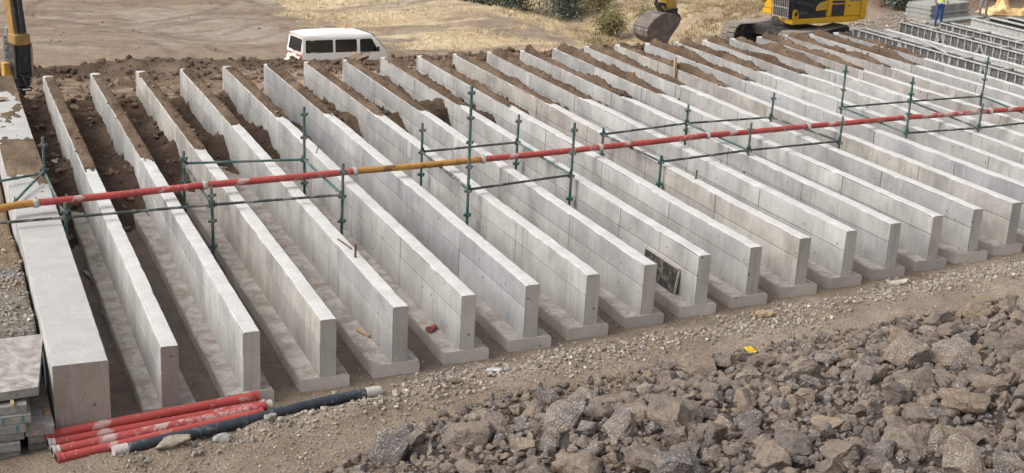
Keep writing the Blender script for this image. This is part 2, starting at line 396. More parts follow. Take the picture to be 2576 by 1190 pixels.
def grass_mask(x, y):
    """1 where the dry grass grows on the lower field"""
    edge = np.interp(y, [44, 50, 54, 58, 60.5, 64, 70, 90], [24, 22.2, 20.5, 18.3, 17.0, 17.4, 18.5, 22])
    g = ss(-.5, .6, (x-edge)*.6+fbm(x*.7, y*.7, 31, 4)*2.2)
    d = (MBp-MA)/np.linalg.norm(MBp-MA)
    n = np.array([-d[1], d[0]])
    s = (x-MA[0])*n[0]+(y-MA[1])*n[1]; t = (x-MA[0])*d[0]+(y-MA[1])*d[1]
    bare = ss(-5.2, -4.2, s)*ss(-.9, -1.8, s)*ss(3, 6, t)*ss(15.5, 13.5, t)*ss(-.25, .1, fbm(x*.35, y*1.3, 32, 3)+.1)
    bare = np.maximum(bare, ss(.08, .3, fbm(x*.10, y*.75, 33, 3))*.85)
    return np.maximum(g*(1-bare), ss(22.5, 25, x)*ss(40, 36, y)*(.55+fbm(x*.6, y*.6, 34, 3)))*ss(ydrop(x)+.8, ydrop(x)+2.2, y)
def tint(x, y):
    C_ = lambda *c: np.array(c)[None, :]
    n = len(x)
    yn = ynear(x); yf = yfar(x); yt = toe(x)
    def lay(c, a, k): return c*(1-a[:, None])+np.asarray(k)[None, :]*a[:, None]
    c = np.tile(np.array([.235, .19, .158]), (n, 1))                       # damp trench floor
    c = lay(c, ss(-.05, .25, fbm(x*.9, y*.45, 50, 3))*.6, (.215, .178, .148))
    p = ss(yn+.9, yn-.4, y+fbm(x*.8, y*.8, 51, 3)*1.2)
    c = lay(c, p, (.268, .208, .155))
    c = lay(c, p*ss(-.1, .3, fbm(x*.6, y*1.2, 52, 3)), (.32, .258, .20))
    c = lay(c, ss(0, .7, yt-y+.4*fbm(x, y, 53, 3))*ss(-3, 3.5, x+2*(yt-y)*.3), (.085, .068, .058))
    lb = ss(-1.475, -1.50, x)*ss(.9, 1.3, y)
    c = lay(c, lb, (.26, .185, .12))
    c = lay(c, lb*ss(3.9, 3.2, y+.5*fbm(x*3, y*3, 54, 3)), (.25, .225, .195))
    c = lay(c, lb*ss(.5, .1, np.abs(y-4.3)+.3*fbm(x*3, y*3, 57, 3)), (.20, .20, .20))
    a = ss(yf-1.2, yf-.4, y)
    c = lay(c, a, (.25, .175, .12))
    c = lay(c, a*ss(.0, .22, fbm(x*.5, y*2.6, 55, 4)), (.40, .31, .225))
    yb = 23.35+.045*x
    c = lay(c, np.exp(-((y-yb)/1.15)**2)*ss(27, 24, x)*(.75+.25*ss(-.2, .2, fbm(x*.8, y*.8, 56, 3))), (.125, .085, .062))
    r = ss(24, 27, x)*ss(20, 22.5, y)
    c = lay(c, r, (.245, .20, .16))
    c = lay(c, ss(36, 39, x)*ss(31.5, 34, y), (.235, .165, .115))
    # lower plain
    f = ss(ydrop(x)+1, ydrop(x)+4, y)
    c = lay(c, f, (.275, .21, .155))
    c = lay(c, f*ss(-.1, .35, fbm(x*.16, y*.32, 58, 4)), (.335, .275, .22))
    c = lay(c, f*ss(.05, .4, fbm(x*.3+7, y*.6, 59, 4))*.8, (.22, .16, .115))
    c = lay(c, f*tracks(x, y)*.7, (.15, .11, .082))
    g = grass_mask(x, y)
    c = lay(c, g, (.52, .41, .265))
    c = lay(c, g*ss(23, 26, x)*ss(46, 42, y), (.25, .185, .11))
    c = lay(c, g*ss(30, 33, x)*ss(56, 49, y)*.9, (.27, .20, .12))
    far_r = ss(34, 38, x+fbm(x*.3, y*.3, 61, 2)*3)
    c = lay(c, g*ss(44, 47, y)*ss(0, .35, fbm(x*.22, y*.5, 60, 3))*.8, (.62, .505, .345))
    c = lay(c, g*far_r*.9, (.33, .25, .15))
    c = lay(c, g*far_r*ss(0, .3, fbm(x*.15, y*.9, 62, 3)), (.44, .34, .21))
    return c
xs = np.concatenate([np.geomspace(-900, -12, 26), np.arange(-11, -4, .4), np.arange(-4, 30, .075), np.arange(30, 62, .2), np.geomspace(62.5, 900, 30)])
ys = np.concatenate([np.geomspace(-400, -13, 12), np.arange(-12, -6, .3), np.arange(-6, 3, .06), np.arange(3, 19, .16), np.arange(19, 26.5, .08), np.arange(26.5, 46, .5), np.arange(46, 72, .16), np.geomspace(72.4, 1500, 40)])
X, Y = np.meshgrid(xs, ys); X = X.ravel(); Y = Y.ravel()
Z = H(X, Y); T = tint(X, Y)
nx = len(xs); ny = len(ys)
i = np.arange(ny-1)[:, None]*nx+np.arange(nx-1)[None, :]; i = i.ravel()
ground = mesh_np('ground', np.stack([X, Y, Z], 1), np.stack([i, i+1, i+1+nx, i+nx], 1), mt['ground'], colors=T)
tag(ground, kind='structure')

# ------------------------------------------------------------------ scatter meshes
def rock_proto(seed, sub, planes=9, flat=.72, jag=.10):
    r = np.random.default_rng(seed); bm = bmesh.new(); bmesh.ops.create_icosphere(bm, subdivisions=sub, radius=1)
    V = np.array([v.co[:] for v in bm.verts]); F = np.array([[v.index for v in f.verts] for f in bm.faces]); bm.free()
    for k in range(planes):
        n = r.normal(size=3); n /= np.linalg.norm(n); h = r.uniform(.48, .82)
        d = V@n; o = d > h; V[o] -= np.outer(d[o]-h, n)
    sc = np.array([1, r.uniform(.6, .95), r.uniform(.5, .85)*flat/.72])
    u = V.copy()
    V = V*sc
    j = fbm(u[:, 0]*2+seed, u[:, 1]*2+u[:, 2]*1.7, seed, 3)*jag*1.6
    if sub > 2: j = j+(fbm(u[:, 0]*5+u[:, 1]*3+seed, u[:, 2]*9, seed+50, 3))*.11
    V *= (1+j)[:, None]
    V -= (V.max(0)+V.min(0))/2
    V /= np.abs(V[:, :2]).max()
    return V, F
def rotm(r, n, tilt=.35):
    a = r.uniform(0, 2*np.pi, n); tx = r.normal(0, tilt, n); ty = r.normal(0, tilt, n)
    ca, sa = np.cos(a), np.sin(a); o = np.zeros(n); I = np.ones(n)
    Rz = np.stack([ca, -sa, o, sa, ca, o, o, o, I], 1).reshape(n, 3, 3)
    Rx = np.stack([I, o, o, o, np.cos(tx), -np.sin(tx), o, np.sin(tx), np.cos(tx)], 1).reshape(n, 3, 3)
    Ry = np.stack([np.cos(ty), o, np.sin(ty), o, I, o, -np.sin(ty), o, np.cos(ty)], 1).reshape(n, 3, 3)
    return Rz@Rx@Ry
def scatter(name, P, S, mat, protos, cols, parent=None, seed=1, tilt=.35, smooth=False, squash=None):
    r = np.random.default_rng(seed); P = np.asarray(P); n = len(P); pick = r.integers(0, len(protos), n); M = rotm(r, n, tilt)
    Vs = []; Fs = []; Cs = []; b = 0
    for k, (V, F) in enumerate(protos):
        ix = np.where(pick == k)[0]
        if len(ix) == 0: continue
        w_ = np.einsum('nij,vj->nvi', M[ix], V)*S[ix][:, None, None]
        if squash is not None: w_[:, :, 2] *= squash
        w_ += P[ix][:, None, :]
        Vs.append(w_.reshape(-1, 3)); nv = len(V)
        Fs.append((F[None]+(np.arange(len(ix))*nv)[:, None, None]+b).reshape(-1, 3)); b += nv*len(ix)
        Cs.append(np.repeat(cols[ix], nv, 0))
    return mesh_np(name, np.concatenate(Vs), np.concatenate(Fs), mat, parent, smooth=smooth, colors=np.concatenate(Cs))
P_tiny = [rock_proto(200+k, 1, 4, jag=.2) for k in range(6)]
P_small = [rock_proto(300+k, 2, 8, jag=.16) for k in range(8)]
P_big = [rock_proto(400+k, 4, 10, jag=.12) for k in range(16)]

# ================================================================== CONCRETE WALLS
ORD = 'first second third fourth fifth sixth seventh eighth ninth tenth eleventh twelfth thirteenth fourteenth fifteenth sixteenth seventeenth eighteenth nineteenth twentieth twenty-first twenty-second twenty-third twenty-fourth twenty-fifth twenty-sixth twenty-seventh twenty-eighth'.split()
TH = .24; HB = -.93; FZ = -1.19
def long_block(name, x0, x1, y0, y1, z0, z1, seed, parent, mats, chip=.010, step=.14, ztop_noise=.010):
    """cast wall: slightly wavy top, worn arrises. mats: [side, top, end]"""
    n = max(4, int((y1-y0)/step)); yy = np.linspace(y0, y1, n+1)
    wv = fbm(yy*.5, seed*3.1, seed, 3)*ztop_noise*1.6
    def e(k): return np.clip(fbm(yy*3.3, seed*7.7+k*13, seed+k, 4)-.05, 0, 1)*chip*4
    c1, c2 = e(1), e(2); md = fbm(yy*4, seed+5., seed+9, 2)*.006
    ch = .008
    ring = [(np.full(n+1, x0), np.full(n+1, z0)), (np.full(n+1, x0), z1-ch-c1+wv), (x0+ch+c1*.8, z1+wv-.1*c1), (np.full(n+1, (x0+x1)/2), z1+wv+md+.003),
            (x1-ch-c2*.8, z1+wv-.1*c2), (np.full(n+1, x1), z1-ch-c2+wv), (np.full(n+1, x1), np.full(n+1, z0))]
    V = np.stack([np.stack([a, yy, b], 1) for a, b in ring], 1).reshape(-1, 3); m = 7
    F = []; mi = []
    for j in range(n):
        for k in range(m):
            a, b = j*m+k, j*m+(k+1) % m
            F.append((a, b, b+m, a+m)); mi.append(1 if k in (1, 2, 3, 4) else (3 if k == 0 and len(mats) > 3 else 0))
    V = V.tolist()
    for base, flip in ((0, 1), (n*m, 0)):
        q = [base+k for k in range(m)]
        for qd in ((q[0], q[1], q[5], q[6]), (q[1], q[2], q[4], q[5]), (q[2], q[3], q[4], q[4])):
            F.append(qd); mi.append(2)
    me = bpy.data.meshes.new(name); me.from_pydata([tuple(v) for v in V], [], [tuple(dict.fromkeys(f)) for f in F])
    for q in mats: me.materials.append(q)
    me.polygons.foreach_set('material_index', mi)
    bm = bmesh.new(); bm.from_mesh(me); bmesh.ops.recalc_face_normals(bm, faces=bm.faces); bm.to_mesh(me); bm.free()
    return link(bpy.data.objects.new(name, me), parent)
def panel_mesh(L, h, mk='conc', t=.03):
    b = MB().box(0, t, 0, L, 0, h); o = b.build('panel', mt[mk], bevel=.004); me = o.data; bpy.data.objects.remove(o); return me
PM = {}
def panel(parent, x, y, z, L, h, mk='conc'):
    key = (round(L, 2), round(h, 3), mk)
    if key not in PM: PM[key] = panel_mesh(*key)
    o = bpy.data.objects.new('panel', PM[key]); link(o, parent); o.location = (x, y, z); return o
def footing(parent, x0, x1, y0, y1, seed):
    n = int((y1-y0)/.3); yy = np.linspace(y0, y1, n+1)
    l = x0+fbm(yy*.8, seed+.5, seed, 3)*.05; r = x1+fbm(yy*.8, seed+4.5, seed+3, 3)*.05; t = HB+fbm(yy*1.5, seed+8.5, seed+5, 3)*.02; t2 = HB+fbm(yy*1.5, seed+9.5, seed+6, 3)*.02
    md = HB+.004+fbm(yy*1.5, seed+2.5, seed+7, 3)*.012
    pts = [(l, yy*0+FZ-.06), (l, t-.02), (l+.02, t), ((l+r)/2, md), (r-.02, t2), (r, t2-.02), (r, yy*0+FZ-.06)]
    V = np.stack([np.stack([a, yy, b], 1) for a, b in pts], 1).reshape(-1, 3); m = 7; F = []; mi = []
    for j in range(n):
        for k in range(m-1): F.append((j*m+k, j*m+k+1, (j+1)*m+k+1, (j+1)*m+k)); mi.append(1 if k in (1, 2, 3, 4) else 0)
    me = bpy.data.meshes.new('footing'); fs = F+[tuple(range(m)), tuple(n*m+k for k in range(m))]
    me.from_pydata([tuple(v) for v in V], [], fs); me.materials.append(mt['foot']); me.materials.append(mt['foottop'])
    me.polygons.foreach_set('material_index', mi+[0, 0])
    bm = bmesh.new(); bm.from_mesh(me); bmesh.ops.recalc_face_normals(bm, faces=bm.faces); bm.to_mesh(me); bm.free()
    return link(bpy.data.objects.new('footing', me), parent)
EXTRA = {4: 'with two steel stubs on its top', 9: 'with a black board leaning on it', 16: 'with a timber stake against its top', 11: 'with a steel stub on its top'}
def thin_wall(i, x=None, label=None, top=0.):
    x = (i-1)*1.2 if x is None else x
    y0 = float(ynear(x)); y1 = float(yfar(x)); r = random.Random(i)
    label = label or ('%s thin concrete wall from the thick block' % ORD[i-1]+((' '+EXTRA[i]) if i in EXTRA else ''))
    wl = thing('concrete_fin', label, 'concrete wall', (x, y0, HB), 0, 'thin parallel concrete walls')
    def rel(o): o.location = Vector(o.location)-Vector((x, y0, HB)); return o
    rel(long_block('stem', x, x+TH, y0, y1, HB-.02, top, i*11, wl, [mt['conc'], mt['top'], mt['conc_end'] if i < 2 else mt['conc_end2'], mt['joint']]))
    f0 = y0-r.uniform(.01, .05)
    rel(footing(wl, x-.30+r.uniform(-.03, .03), x+.46+r.uniform(-.03, .03), f0, y1+.1, i*5))
    # shuttering panels cast into the left face: two courses, three metre modules
    mk = r.choice(['conc', 'conc', 'conc_b', 'conc_c']) if i > 2 else 'conc'
    y = y0+.004; k = 0; split = r.choice([3, 4, 4, 5]); zc = r.uniform(-.40, -.36); lip = .012
    zc = round(zc*50)/50; 
    while y < y1-.05:
        L = 3.0
        if k == split: L = .30
        L = min(L, y1-y-.004)
        if L > .08:
            for z, h in ((HB+.004, zc-HB-.012), (zc, -lip-zc)):
                rel(panel(wl, x-.009-r.uniform(0, .005), y, z, L-.016, h-.006, mk))
        y += L; k += 1
    return wl
for i in range(1, 25): thin_wall(i)
# thick block at the left
W0A, W0B = -1.47, -.74
blk = thing('thick_concrete_block', 'wide thick concrete block wall at the far left, soil smeared on its top', 'concrete wall', (W0A, -.25, -1.15))
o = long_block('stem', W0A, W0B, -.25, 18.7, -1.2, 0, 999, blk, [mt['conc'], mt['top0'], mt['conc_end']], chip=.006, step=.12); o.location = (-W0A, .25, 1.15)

# ------------------------------------------------------------------ soil between the walls and on their tops
FILL = {0: [(7.6, -1.25), (8.4, -1.0), (9.5, -.93), (11.0, -.80), (11.6, -.6), (12.4, -.72), (13.2, -.85), (15, -.78), (16.8, -.62), (18.5, -.4), (19.6, -.62)],
        1: [(8.3, -1.25), (9.0, -.95), (10.3, -.6), (11.4, -.46), (12.2, -.6), (13.2, -.74), (14.2, -.85), (15.5, -.68), (17, -.68), (18.5, -.63), (19.6, -.7)],
        2: [(9.0, -1.25), (10.2, -1.0), (11.6, -.66), (12.8, -.44), (13.4, -.58), (14.4, -.72), (16, -.64), (17.3, -.72), (18.8, -.58), (19.8, -.7)],
        3: [(10.4, -1.25), (11.4, -1.0), (12.8, -.64), (13.3, -.42), (14, -.62), (14.8, -.79), (16, -.88), (17.3, -.84), (18.8, -.68), (20, -.7)],
        4: [(11.8, -1.25), (12.6, -.9), (13.7, -.5), (14.4, -.62), (15.2, -.73), (16.2, -.8), (18, -.75), (19, -.69), (20.1, -.7)],
        5: [(12.6, -1.25), (13.6, -.95), (15.4, -.86), (17, -.86), (19.1, -.75), (20.2, -.7)],
        6: [(13.0, -1.25), (13.7, -.95), (14.3, -.46), (14.9, -.5), (15.6, -.68), (16.4, -.46), (17, -.6), (18, -.73), (19.3, -.72), (20.4, -.72)],
        7: [(12.8, -1.25), (13.5, -.72), (14.0, -.5), (14.6, -.46), (15.6, -.6), (18.3, -.66), (19.5, -.62), (20.5, -.72)],
        8: [(13.0, -1.25), (13.75, -.7), (14.1, -.22), (14.6, -.14), (15.2, -.42), (15.9, -.57), (18, -.5), (19.7, -.47), (20.6, -.7)]}
def gap_bounds(g):
    xa = W0B if g == 0 else (g-1)*1.2+TH
    return xa, g*1.2
def fill_h(g, u, y):
    if g in FILL: pr = FILL[g]
    else:
        s = 13.4+.14*(g-9)+random.Random(g).uniform(-.4, .4)
        pr = [(s-.8, -1.25), (s, -.75), (s+.7, -.42), (s+2.5, -.5), (20, -.46), (19.7+.157*g, -.5), (21.4+.157*g, -.72)]
    sh = fbm(y*1.2, u*2+g*9, 70+g, 3)*.5
    z = np.interp(y+sh, [p[0] for p in pr], [p[1] for p in pr])
    return z+fbm(u*2.2+g*7, y*2.2, 71, 4)*.14+fbm(u*7, y*7+g, 72, 3)*.06-(.10*(1-(2*u-1)**2) if g < 5 else 0)
V = []; F = []; Cc = []; b = 0
fillpts = []
for g in range(0, 25):
    xa, xb = gap_bounds(g); y0 = 7.2 if g < 4 else 11; y1 = float(yfar(g*1.2))+.9
    u = np.linspace(0, 1, 17); yy = np.arange(y0, y1, .07)
    U, YY = np.meshgrid(u, yy); z = fill_h(g, U, YY)
    # past the wall ends melt into the apron
    ee = ss(float(yfar(g*1.2))-.2, float(yfar(g*1.2))+.6, YY); z = z*(1-ee)+(-.80)*ee
    z = np.minimum(z, .0)
    XX = xa+U*(xb-xa)-.004
    P = np.stack([XX, YY, z], 2).reshape(-1, 3); m = len(u); n = len(yy)
    q = (np.arange(n-1)[:, None]*m+np.arange(m-1)[None, :]).ravel()
    q = q[P[q, 2] > -1.22]
    V.append(P); F.append(np.stack([q, q+1, q+1+m, q+m], 1)+b); b += len(P)
    dry = ss(-.2, .25, fbm(P[:, 0]*1.1, P[:, 1]*1.1, 73, 3)+.5*ss(float(yfar(g*1.2))-3, float(yfar(g*1.2)), P[:, 1])+(-.38 if g < 5 else .12))
    cc = np.array([.088, .060, .045])[None]*(1-dry[:, None])+np.array([.155, .107, .073])[None]*dry[:, None]
    Cc.append(cc)
    k = rng.integers(0, len(P), 220); k = k[P[k, 2] > -1.15]; fillpts.append(P[k])
fill = mesh_np('backfill_soil', np.concatenate(V), np.concatenate(F), mt['soil'], colors=np.concatenate(Cc)); tag(fill, kind='structure')
DEND = [9.2, 9.67, 10.4, 12.35, 12.84, 13.13, 12.72, 12.96, 13.24, 13.04, 13.08, 13.57, 13.42, 13.74, 14.65, 14.24, 14.75, 16.16, 15.51, 16.09, 15.75, 16.07, 16.22, 17.2]
RH = [.035, .035, .04, .05, .08, .085, .09, .09, .085, .10, .11, .12, .13, .14, .13, .15, .15, .16, .16, .17, .17, .17, .17, .12]
V = []; F = []; Cc = []; b = 0; ridgepts = []
for i in range(1, 25):
    x = (i-1)*1.2; y0 = DEND[i-1]-.35; y1 = float(yfar(x))-.28
    yy = np.arange(y0, y1, .045); u = np.linspace(-.0, 1.12, 11)
    U, YY = np.meshgrid(u, yy)
    env = ss(0, 2.2, YY-DEND[i-1]+.3+fbm(U*1.5, YY*2, 80+i, 3)*.7)*ss(0, .25, y1-YY+.1)
    thin = ss(.0, .25, YY-DEND[i-1]+fbm(U*3, YY*3, 88+i, 3)*.55)
    cross = np.clip(1-np.abs((U-.55)/.62)**2.2, 0, 1)
    hN = (.65+1.3*fbm(YY*.9, U*.5+i*5, 81, 4)); hN = np.clip(hN, .12, 2)
    z = RH[i-1]*1.3*env*hN*(.25+.75*cross)+thin*.012+fbm(U*2.5, YY*9, 82+i, 4)*.045*thin*(.4+RH[i-1]*6)
    z = np.where(thin < .35, -.03, z+.006)
    z = np.where(U > 1.03, z*.3-.09, z)
    z = np.where(U < .02, np.minimum(z, .012), z)
    XX = x+.004+U*TH+fbm(YY*3, U+i, 83, 2)*.012
    P = np.stack([XX, YY, z], 2).reshape(-1, 3); m = len(u); n = len(yy)
    q = (np.arange(n-1)[:, None]*m+np.arange(m-1)[None, :]).ravel()
    q = q[(P[q, 2] > -.02) | (P[q+m, 2] > -.02)]
    V.append(P); F.append(np.stack([q, q+1, q+1+m, q+m], 1)+b); b += len(P)
    d = .5+fbm(P[:, 0]*3, P[:, 1]*1.3, 84, 3)
    Cc.append(np.array([.12, .08, .056])[None]*(1-d[:, None])+np.array([.235, .165, .112])[None]*d[:, None])
    k = rng.integers(0, len(P), 26); k = k[P[k, 2] > .01]; ridgepts.append(P[k])
ridge = mesh_np('spilled_soil', np.concatenate(V), np.concatenate(F), mt['soil'], colors=np.concatenate(Cc))
tag(ridge, 'loose brown soil lying along the far tops of the thin walls', 'soil', kind='stuff')
# soil smeared on the thick block
u = np.linspace(.01, .99, 22); yy = np.arange(7.6, 18.6, .07); U, YY = np.meshgrid(u, yy)
nz = fbm(U*1.6, YY*.55, 90, 4)*.9+fbm(U*5, YY*4, 91, 3)*.35
env = np.interp(YY, [7.6, 8.4, 9.2, 10.2, 11, 12, 13.5, 15, 16, 17.2, 18.6], [-.6, -.35, .25, .55, .4, .15, -.05, -.35, -.15, .25, .1])+.35*(U-.5)
mk = nz+env; z = np.clip(mk*.12, -.02, .05)+fbm(U*9, YY*7, 92, 3)*.02*(mk > 0)
XX = W0A+U*(W0B-W0A); P = np.stack([XX, YY, z], 2).reshape(-1, 3); m = len(u); n = len(yy)
q = (np.arange(n-1)[:, None]*m+np.arange(m-1)[None, :]).ravel(); mkf = mk.ravel(); q = q[(mkf[q] > 0) | (mkf[q+m+1] > 0)]
d = .5+fbm(P[:, 0]*3, P[:, 1]*1.3, 93, 3)
o = mesh_np('smeared_soil', P, np.stack([q, q+1, q+1+m, q+m], 1), mt['soil'], colors=np.array([.15, .105, .075])[None]*(1-d[:, None])+np.array([.26, .19, .13])[None]*d[:, None])
tag(o, 'brown soil smeared in patches on the thick block', 'soil', kind='stuff')

# ================================================================== RIP-RAP
slope = bpy.data.objects.new('rock_slope', None); link(slope); slope.location = (8, -1.5, -1.1); tag(slope, kind='structure')
rk = np.random.default_rng(21)
def poisson_rocks(n, rmin, rmax, taken, grid, d0=.15, dmax=9.5, power=2.2, pack=.80, tries=20):
    out = []
    t = 0
    while len(out) < n and t < n*tries:
        t += 1
        x = rk.uniform(-1.5, 24); d = d0+(dmax-d0)*rk.uniform()**1.25; y = float(toe(x))-d
        if x < 3 and rk.uniform() > ss(-1.5, 3.5, x): continue
        r = rmin+(rmax-rmin)*rk.uniform()**power
        if d < .9: r = min(r, rmin+.6*(rmax-rmin))
        gx, gy = int(x//.6), int(y//.6); ok = True
        for a in range(gx-1, gx+2):
            for c in range(gy-1, gy+2):
                for (px, py, pr) in grid.get((a, c), ()):
                    if (px-x)**2+(py-y)**2 < ((pr+r)*pack)**2: ok = False; break
                if not ok: break
            if not ok: break
        if not ok: continue
        grid.setdefault((gx, gy), []).append((x, y, r)); out.append((x, y, r))
    return out
grid = {}
big = poisson_rocks(210, .19, .37, [], grid, power=1.6, pack=.82, tries=60)
med = poisson_rocks(560, .11, .20, [], grid, power=1.3, pack=.84, tries=40)
sml = poisson_rocks(4200, .04, .115, [], grid, d0=-.15, power=1.5, pack=.80, tries=16)
big.sort(key=lambda p: -p[2])
# the ones that show largest become single stones
CPv = np.array(CP)
allr = [(p, p[2]/math.hypot(p[0]-CP[0], p[1]-CP[1])) for p in big+med]
def in_view(p):
    v = camo.matrix_world.inverted() @ Vector((p[0], p[1], -.9+.2*max(0, float(toe(p[0]))-p[1])))
    sx = v.x/-v.z*3363.4; sy = v.y/-v.z*3363.4
    return abs(sx) < 1288+60 and sy > -595-60
vis = sorted([a for a in allr if in_view(a[0])], key=lambda a: -a[1]); hid = [a for a in allr if not in_view(a[0])]
single = [a[0] for a in vis[:300]]; rest = [a[0] for a in vis[300:]]+[a[0] for a in hid]
protoM = []
for k, (V, F) in enumerate(P_big):
    o = mesh_np('rock', V, F, mt['rock'], None, True, angle=30); protoM.append(o.data); bpy.data.objects.remove(o)
for k, (x, y, r) in enumerate(single):
    o = bpy.data.objects.new('rock', protoM[rk.integers(0, len(protoM))]); link(o, slope)
    z = float(H(x, y))+r*rk.uniform(.18, .42)
    o.location = Vector((x, y, z))-slope.location
    o.rotation_euler = (rk.normal(0, .38), rk.normal(0, .38), rk.uniform(0, 6.28))
    q = rk.uniform(.9, 1.15); o.scale = (r*q*1.12, r*q*1.0, r*q*rk.uniform(.85, 1.15))
P = np.array([(x, y, float(z)+r*.28) for (x, y, r), z in zip(rest, H(np.array([p[0] for p in rest]), np.array([p[1] for p in rest])))])
o = scatter('small_rocks', P-np.array(slope.location), np.array([p[2] for p in rest])*1.1, mt['rockm'], P_small, rk.uniform(0, 1, (len(rest), 3)), slope, 3, .5, True); o['kind'] = 'stuff'
P = np.array([(p[0], p[1], 0) for p in sml]); S = np.array([p[2] for p in sml]); P[:, 2] = H(P[:, 0], P[:, 1])+S*.5
o = scatter('rubble', P-np.array(slope.location), S*1.1, mt['rockm'], P_small, rk.uniform(0, 1, (len(P), 3)), slope, 4, .6, False); o['kind'] = 'stuff'
# broken bits filling between the stones
n = 15000; x = rk.uniform(-2, 22, n); d = rk.uniform(-.25, 8.5, n)
keep = (x > 2.5) | (rk.uniform(0, 1, n) < ss(-2, 3, x)); x = x[keep]; d = d[keep]; y = toe(x)-d; S = .02+.055*rk.uniform(0, 1, len(x))**2
P = np.stack([x, y, H(x, y)+S*.4], 1)
o = scatter('stone_chips', P-np.array(slope.location), S, mt['rockm'], P_tiny, rk.uniform(0, 1, (len(P), 3)), slope, 5, .6, False); o['kind'] = 'stuff'

# ================================================================== GRAVEL ON THE PATH AND CLODS
def gcol(n, base, v=.35):
    b = np.array(base)[None]*(1+rk.normal(0, v*.6, (n, 1))); return np.clip(b*(1+rk.normal(0, .012, (n, 3))), .03, .7)
gx = []; gs = []
n = 5200; x = rk.uniform(2.5, 24, n); c = .05+.135*(x-5.2)+fbm(x*.35, x*0+3.3, 100, 3)*.4; dens = .5+1.4*fbm(x*.55, x*0, 101, 3)
wd = .16+.16*np.clip(dens, 0, 1); y = c+rk.normal(0, 1, n)*wd; k = rk.uniform(0, 1, n) < np.clip(.35+dens, .12, 1); gx.append(np.stack([x[k], y[k]], 1)); gs.append(.014+.034*rk.uniform(0, 1, k.sum())**2.2)
n = 4200; x = rk.uniform(-2.4, 24, n); y = toe(x)+rk.uniform(0, 2.4, n); gx.append(np.stack([x, y], 1)); gs.append(.008+.016*rk.uniform(0, 1, n)**2)
n = 620; x = rk.uniform(-.8, 5, n); y = -1.15+.16*x+rk.normal(0, .2, n)-.02; gx.append(np.stack([x, y], 1)); gs.append(.008+.045*rk.uniform(0, 1, n)**4)
n = 2000; x = rk.uniform(-2.6, 4.5, n); y = rk.uniform(-3.2, -.9, n)+.15*x; gx.append(np.stack([x, y], 1)); gs.append(.008+.022*rk.uniform(0, 1, n)**3)
n = 2200; x = rk.uniform(-3, -1.5, n); y = rk.uniform(1.7, 8, n); k = rk.uniform(0, 1, n) < np.where(y < 4.2, 1, .3); gx.append(np.stack([x[k], y[k]], 1)); gs.append(.012+.035*rk.uniform(0, 1, k.sum())**2.4)
n = 900; x = rk.uniform(-.7, 24, n); y = ynear(x)+rk.uniform(-.2, 8, n)**1.0; gx.append(np.stack([x, y], 1)); gs.append(.01+.02*rk.uniform(0, 1, n)**2)
n = 1600; x = rk.uniform(33, 42, n); y = rk.uniform(25.5, 32, n); gx.append(np.stack([x, y], 1)); gs.append(.02+.07*rk.uniform(0, 1, n)**3)
g = np.concatenate(gx); S = np.concatenate(gs)
# nothing inside walls or footings
wi = np.round((g[:, 0]-.08)/1.2); inside = (np.abs(g[:, 0]-.08-wi*1.2) < .42) & (g[:, 1] > ynear(wi*1.2)-.1) & (g[:, 0] > -.4) & (g[:, 0] < 28.5)
inside |= (g[:, 0] > -1.52) & (g[:, 0] < -.7) & (g[:, 1] > -.3)
g = g[~inside]; S = S[~inside]
P = np.stack([g[:, 0], g[:, 1], H(g[:, 0], g[:, 1])+S*.3], 1)
cc = gcol(len(P), (.30, .26, .22)); lt = rk.uniform(0, 1, len(P)) < .08; cc[lt] = cc[lt]*1.5
o = scatter('gravel', P, S, mt['gravel'], P_tiny, cc, None, 6, .6, False)
tag(o, 'grey and brown gravel strewn along the dirt path', 'gravel', kind='stuff')
# clods of earth on the berm, the backfill and the wall tops
c1 = np.concatenate(fillpts); c2 = np.concatenate(ridgepts)
n = 2300; x = rk.uniform(-2, 26, n); y = 23.2+.045*x+rk.normal(0, .8, n); c3 = np.stack([x, y, H(x, y)], 1)
n = 1100; x = rk.uniform(-.6, 30, n); y = yfar(x)+.3+rk.uniform(0, 3, n); c4 = np.stack([x, y, H(x, y)], 1)
n = 260; x = rk.uniform(-2, 17, n); y = rk.uniform(47, 68, n); c5 = np.stack([x, y, H(x, y)], 1)
P = np.concatenate([c1, c2, c3, c4, c5])
S = np.concatenate([.015+.11*rk.uniform(0, 1, len(c1))**4, .012+.05*rk.uniform(0, 1, len(c2))**3, .018+.12*rk.uniform(0, 1, len(c3))**5, .02+.10*rk.uniform(0, 1, len(c4))**4, .02+.07*rk.uniform(0, 1, len(c5))**5])
P[:, 2] += S*.25
cc = gcol(len(P), (.135, .092, .067), .3); cc[len(c1):len(c1)+len(c2)] *= 1.35; cc[-len(c5):] *= 2.0
cc[-len(c5)-len(c4):-len(c5)] *= 1.9
o = scatter('earth_clods', P, S, mt['gravel'], P_tiny, cc, None, 7, .6, False)
tag(o, 'brown earth clods on the backfill, berm and wall tops', 'earth clods', kind='stuff')
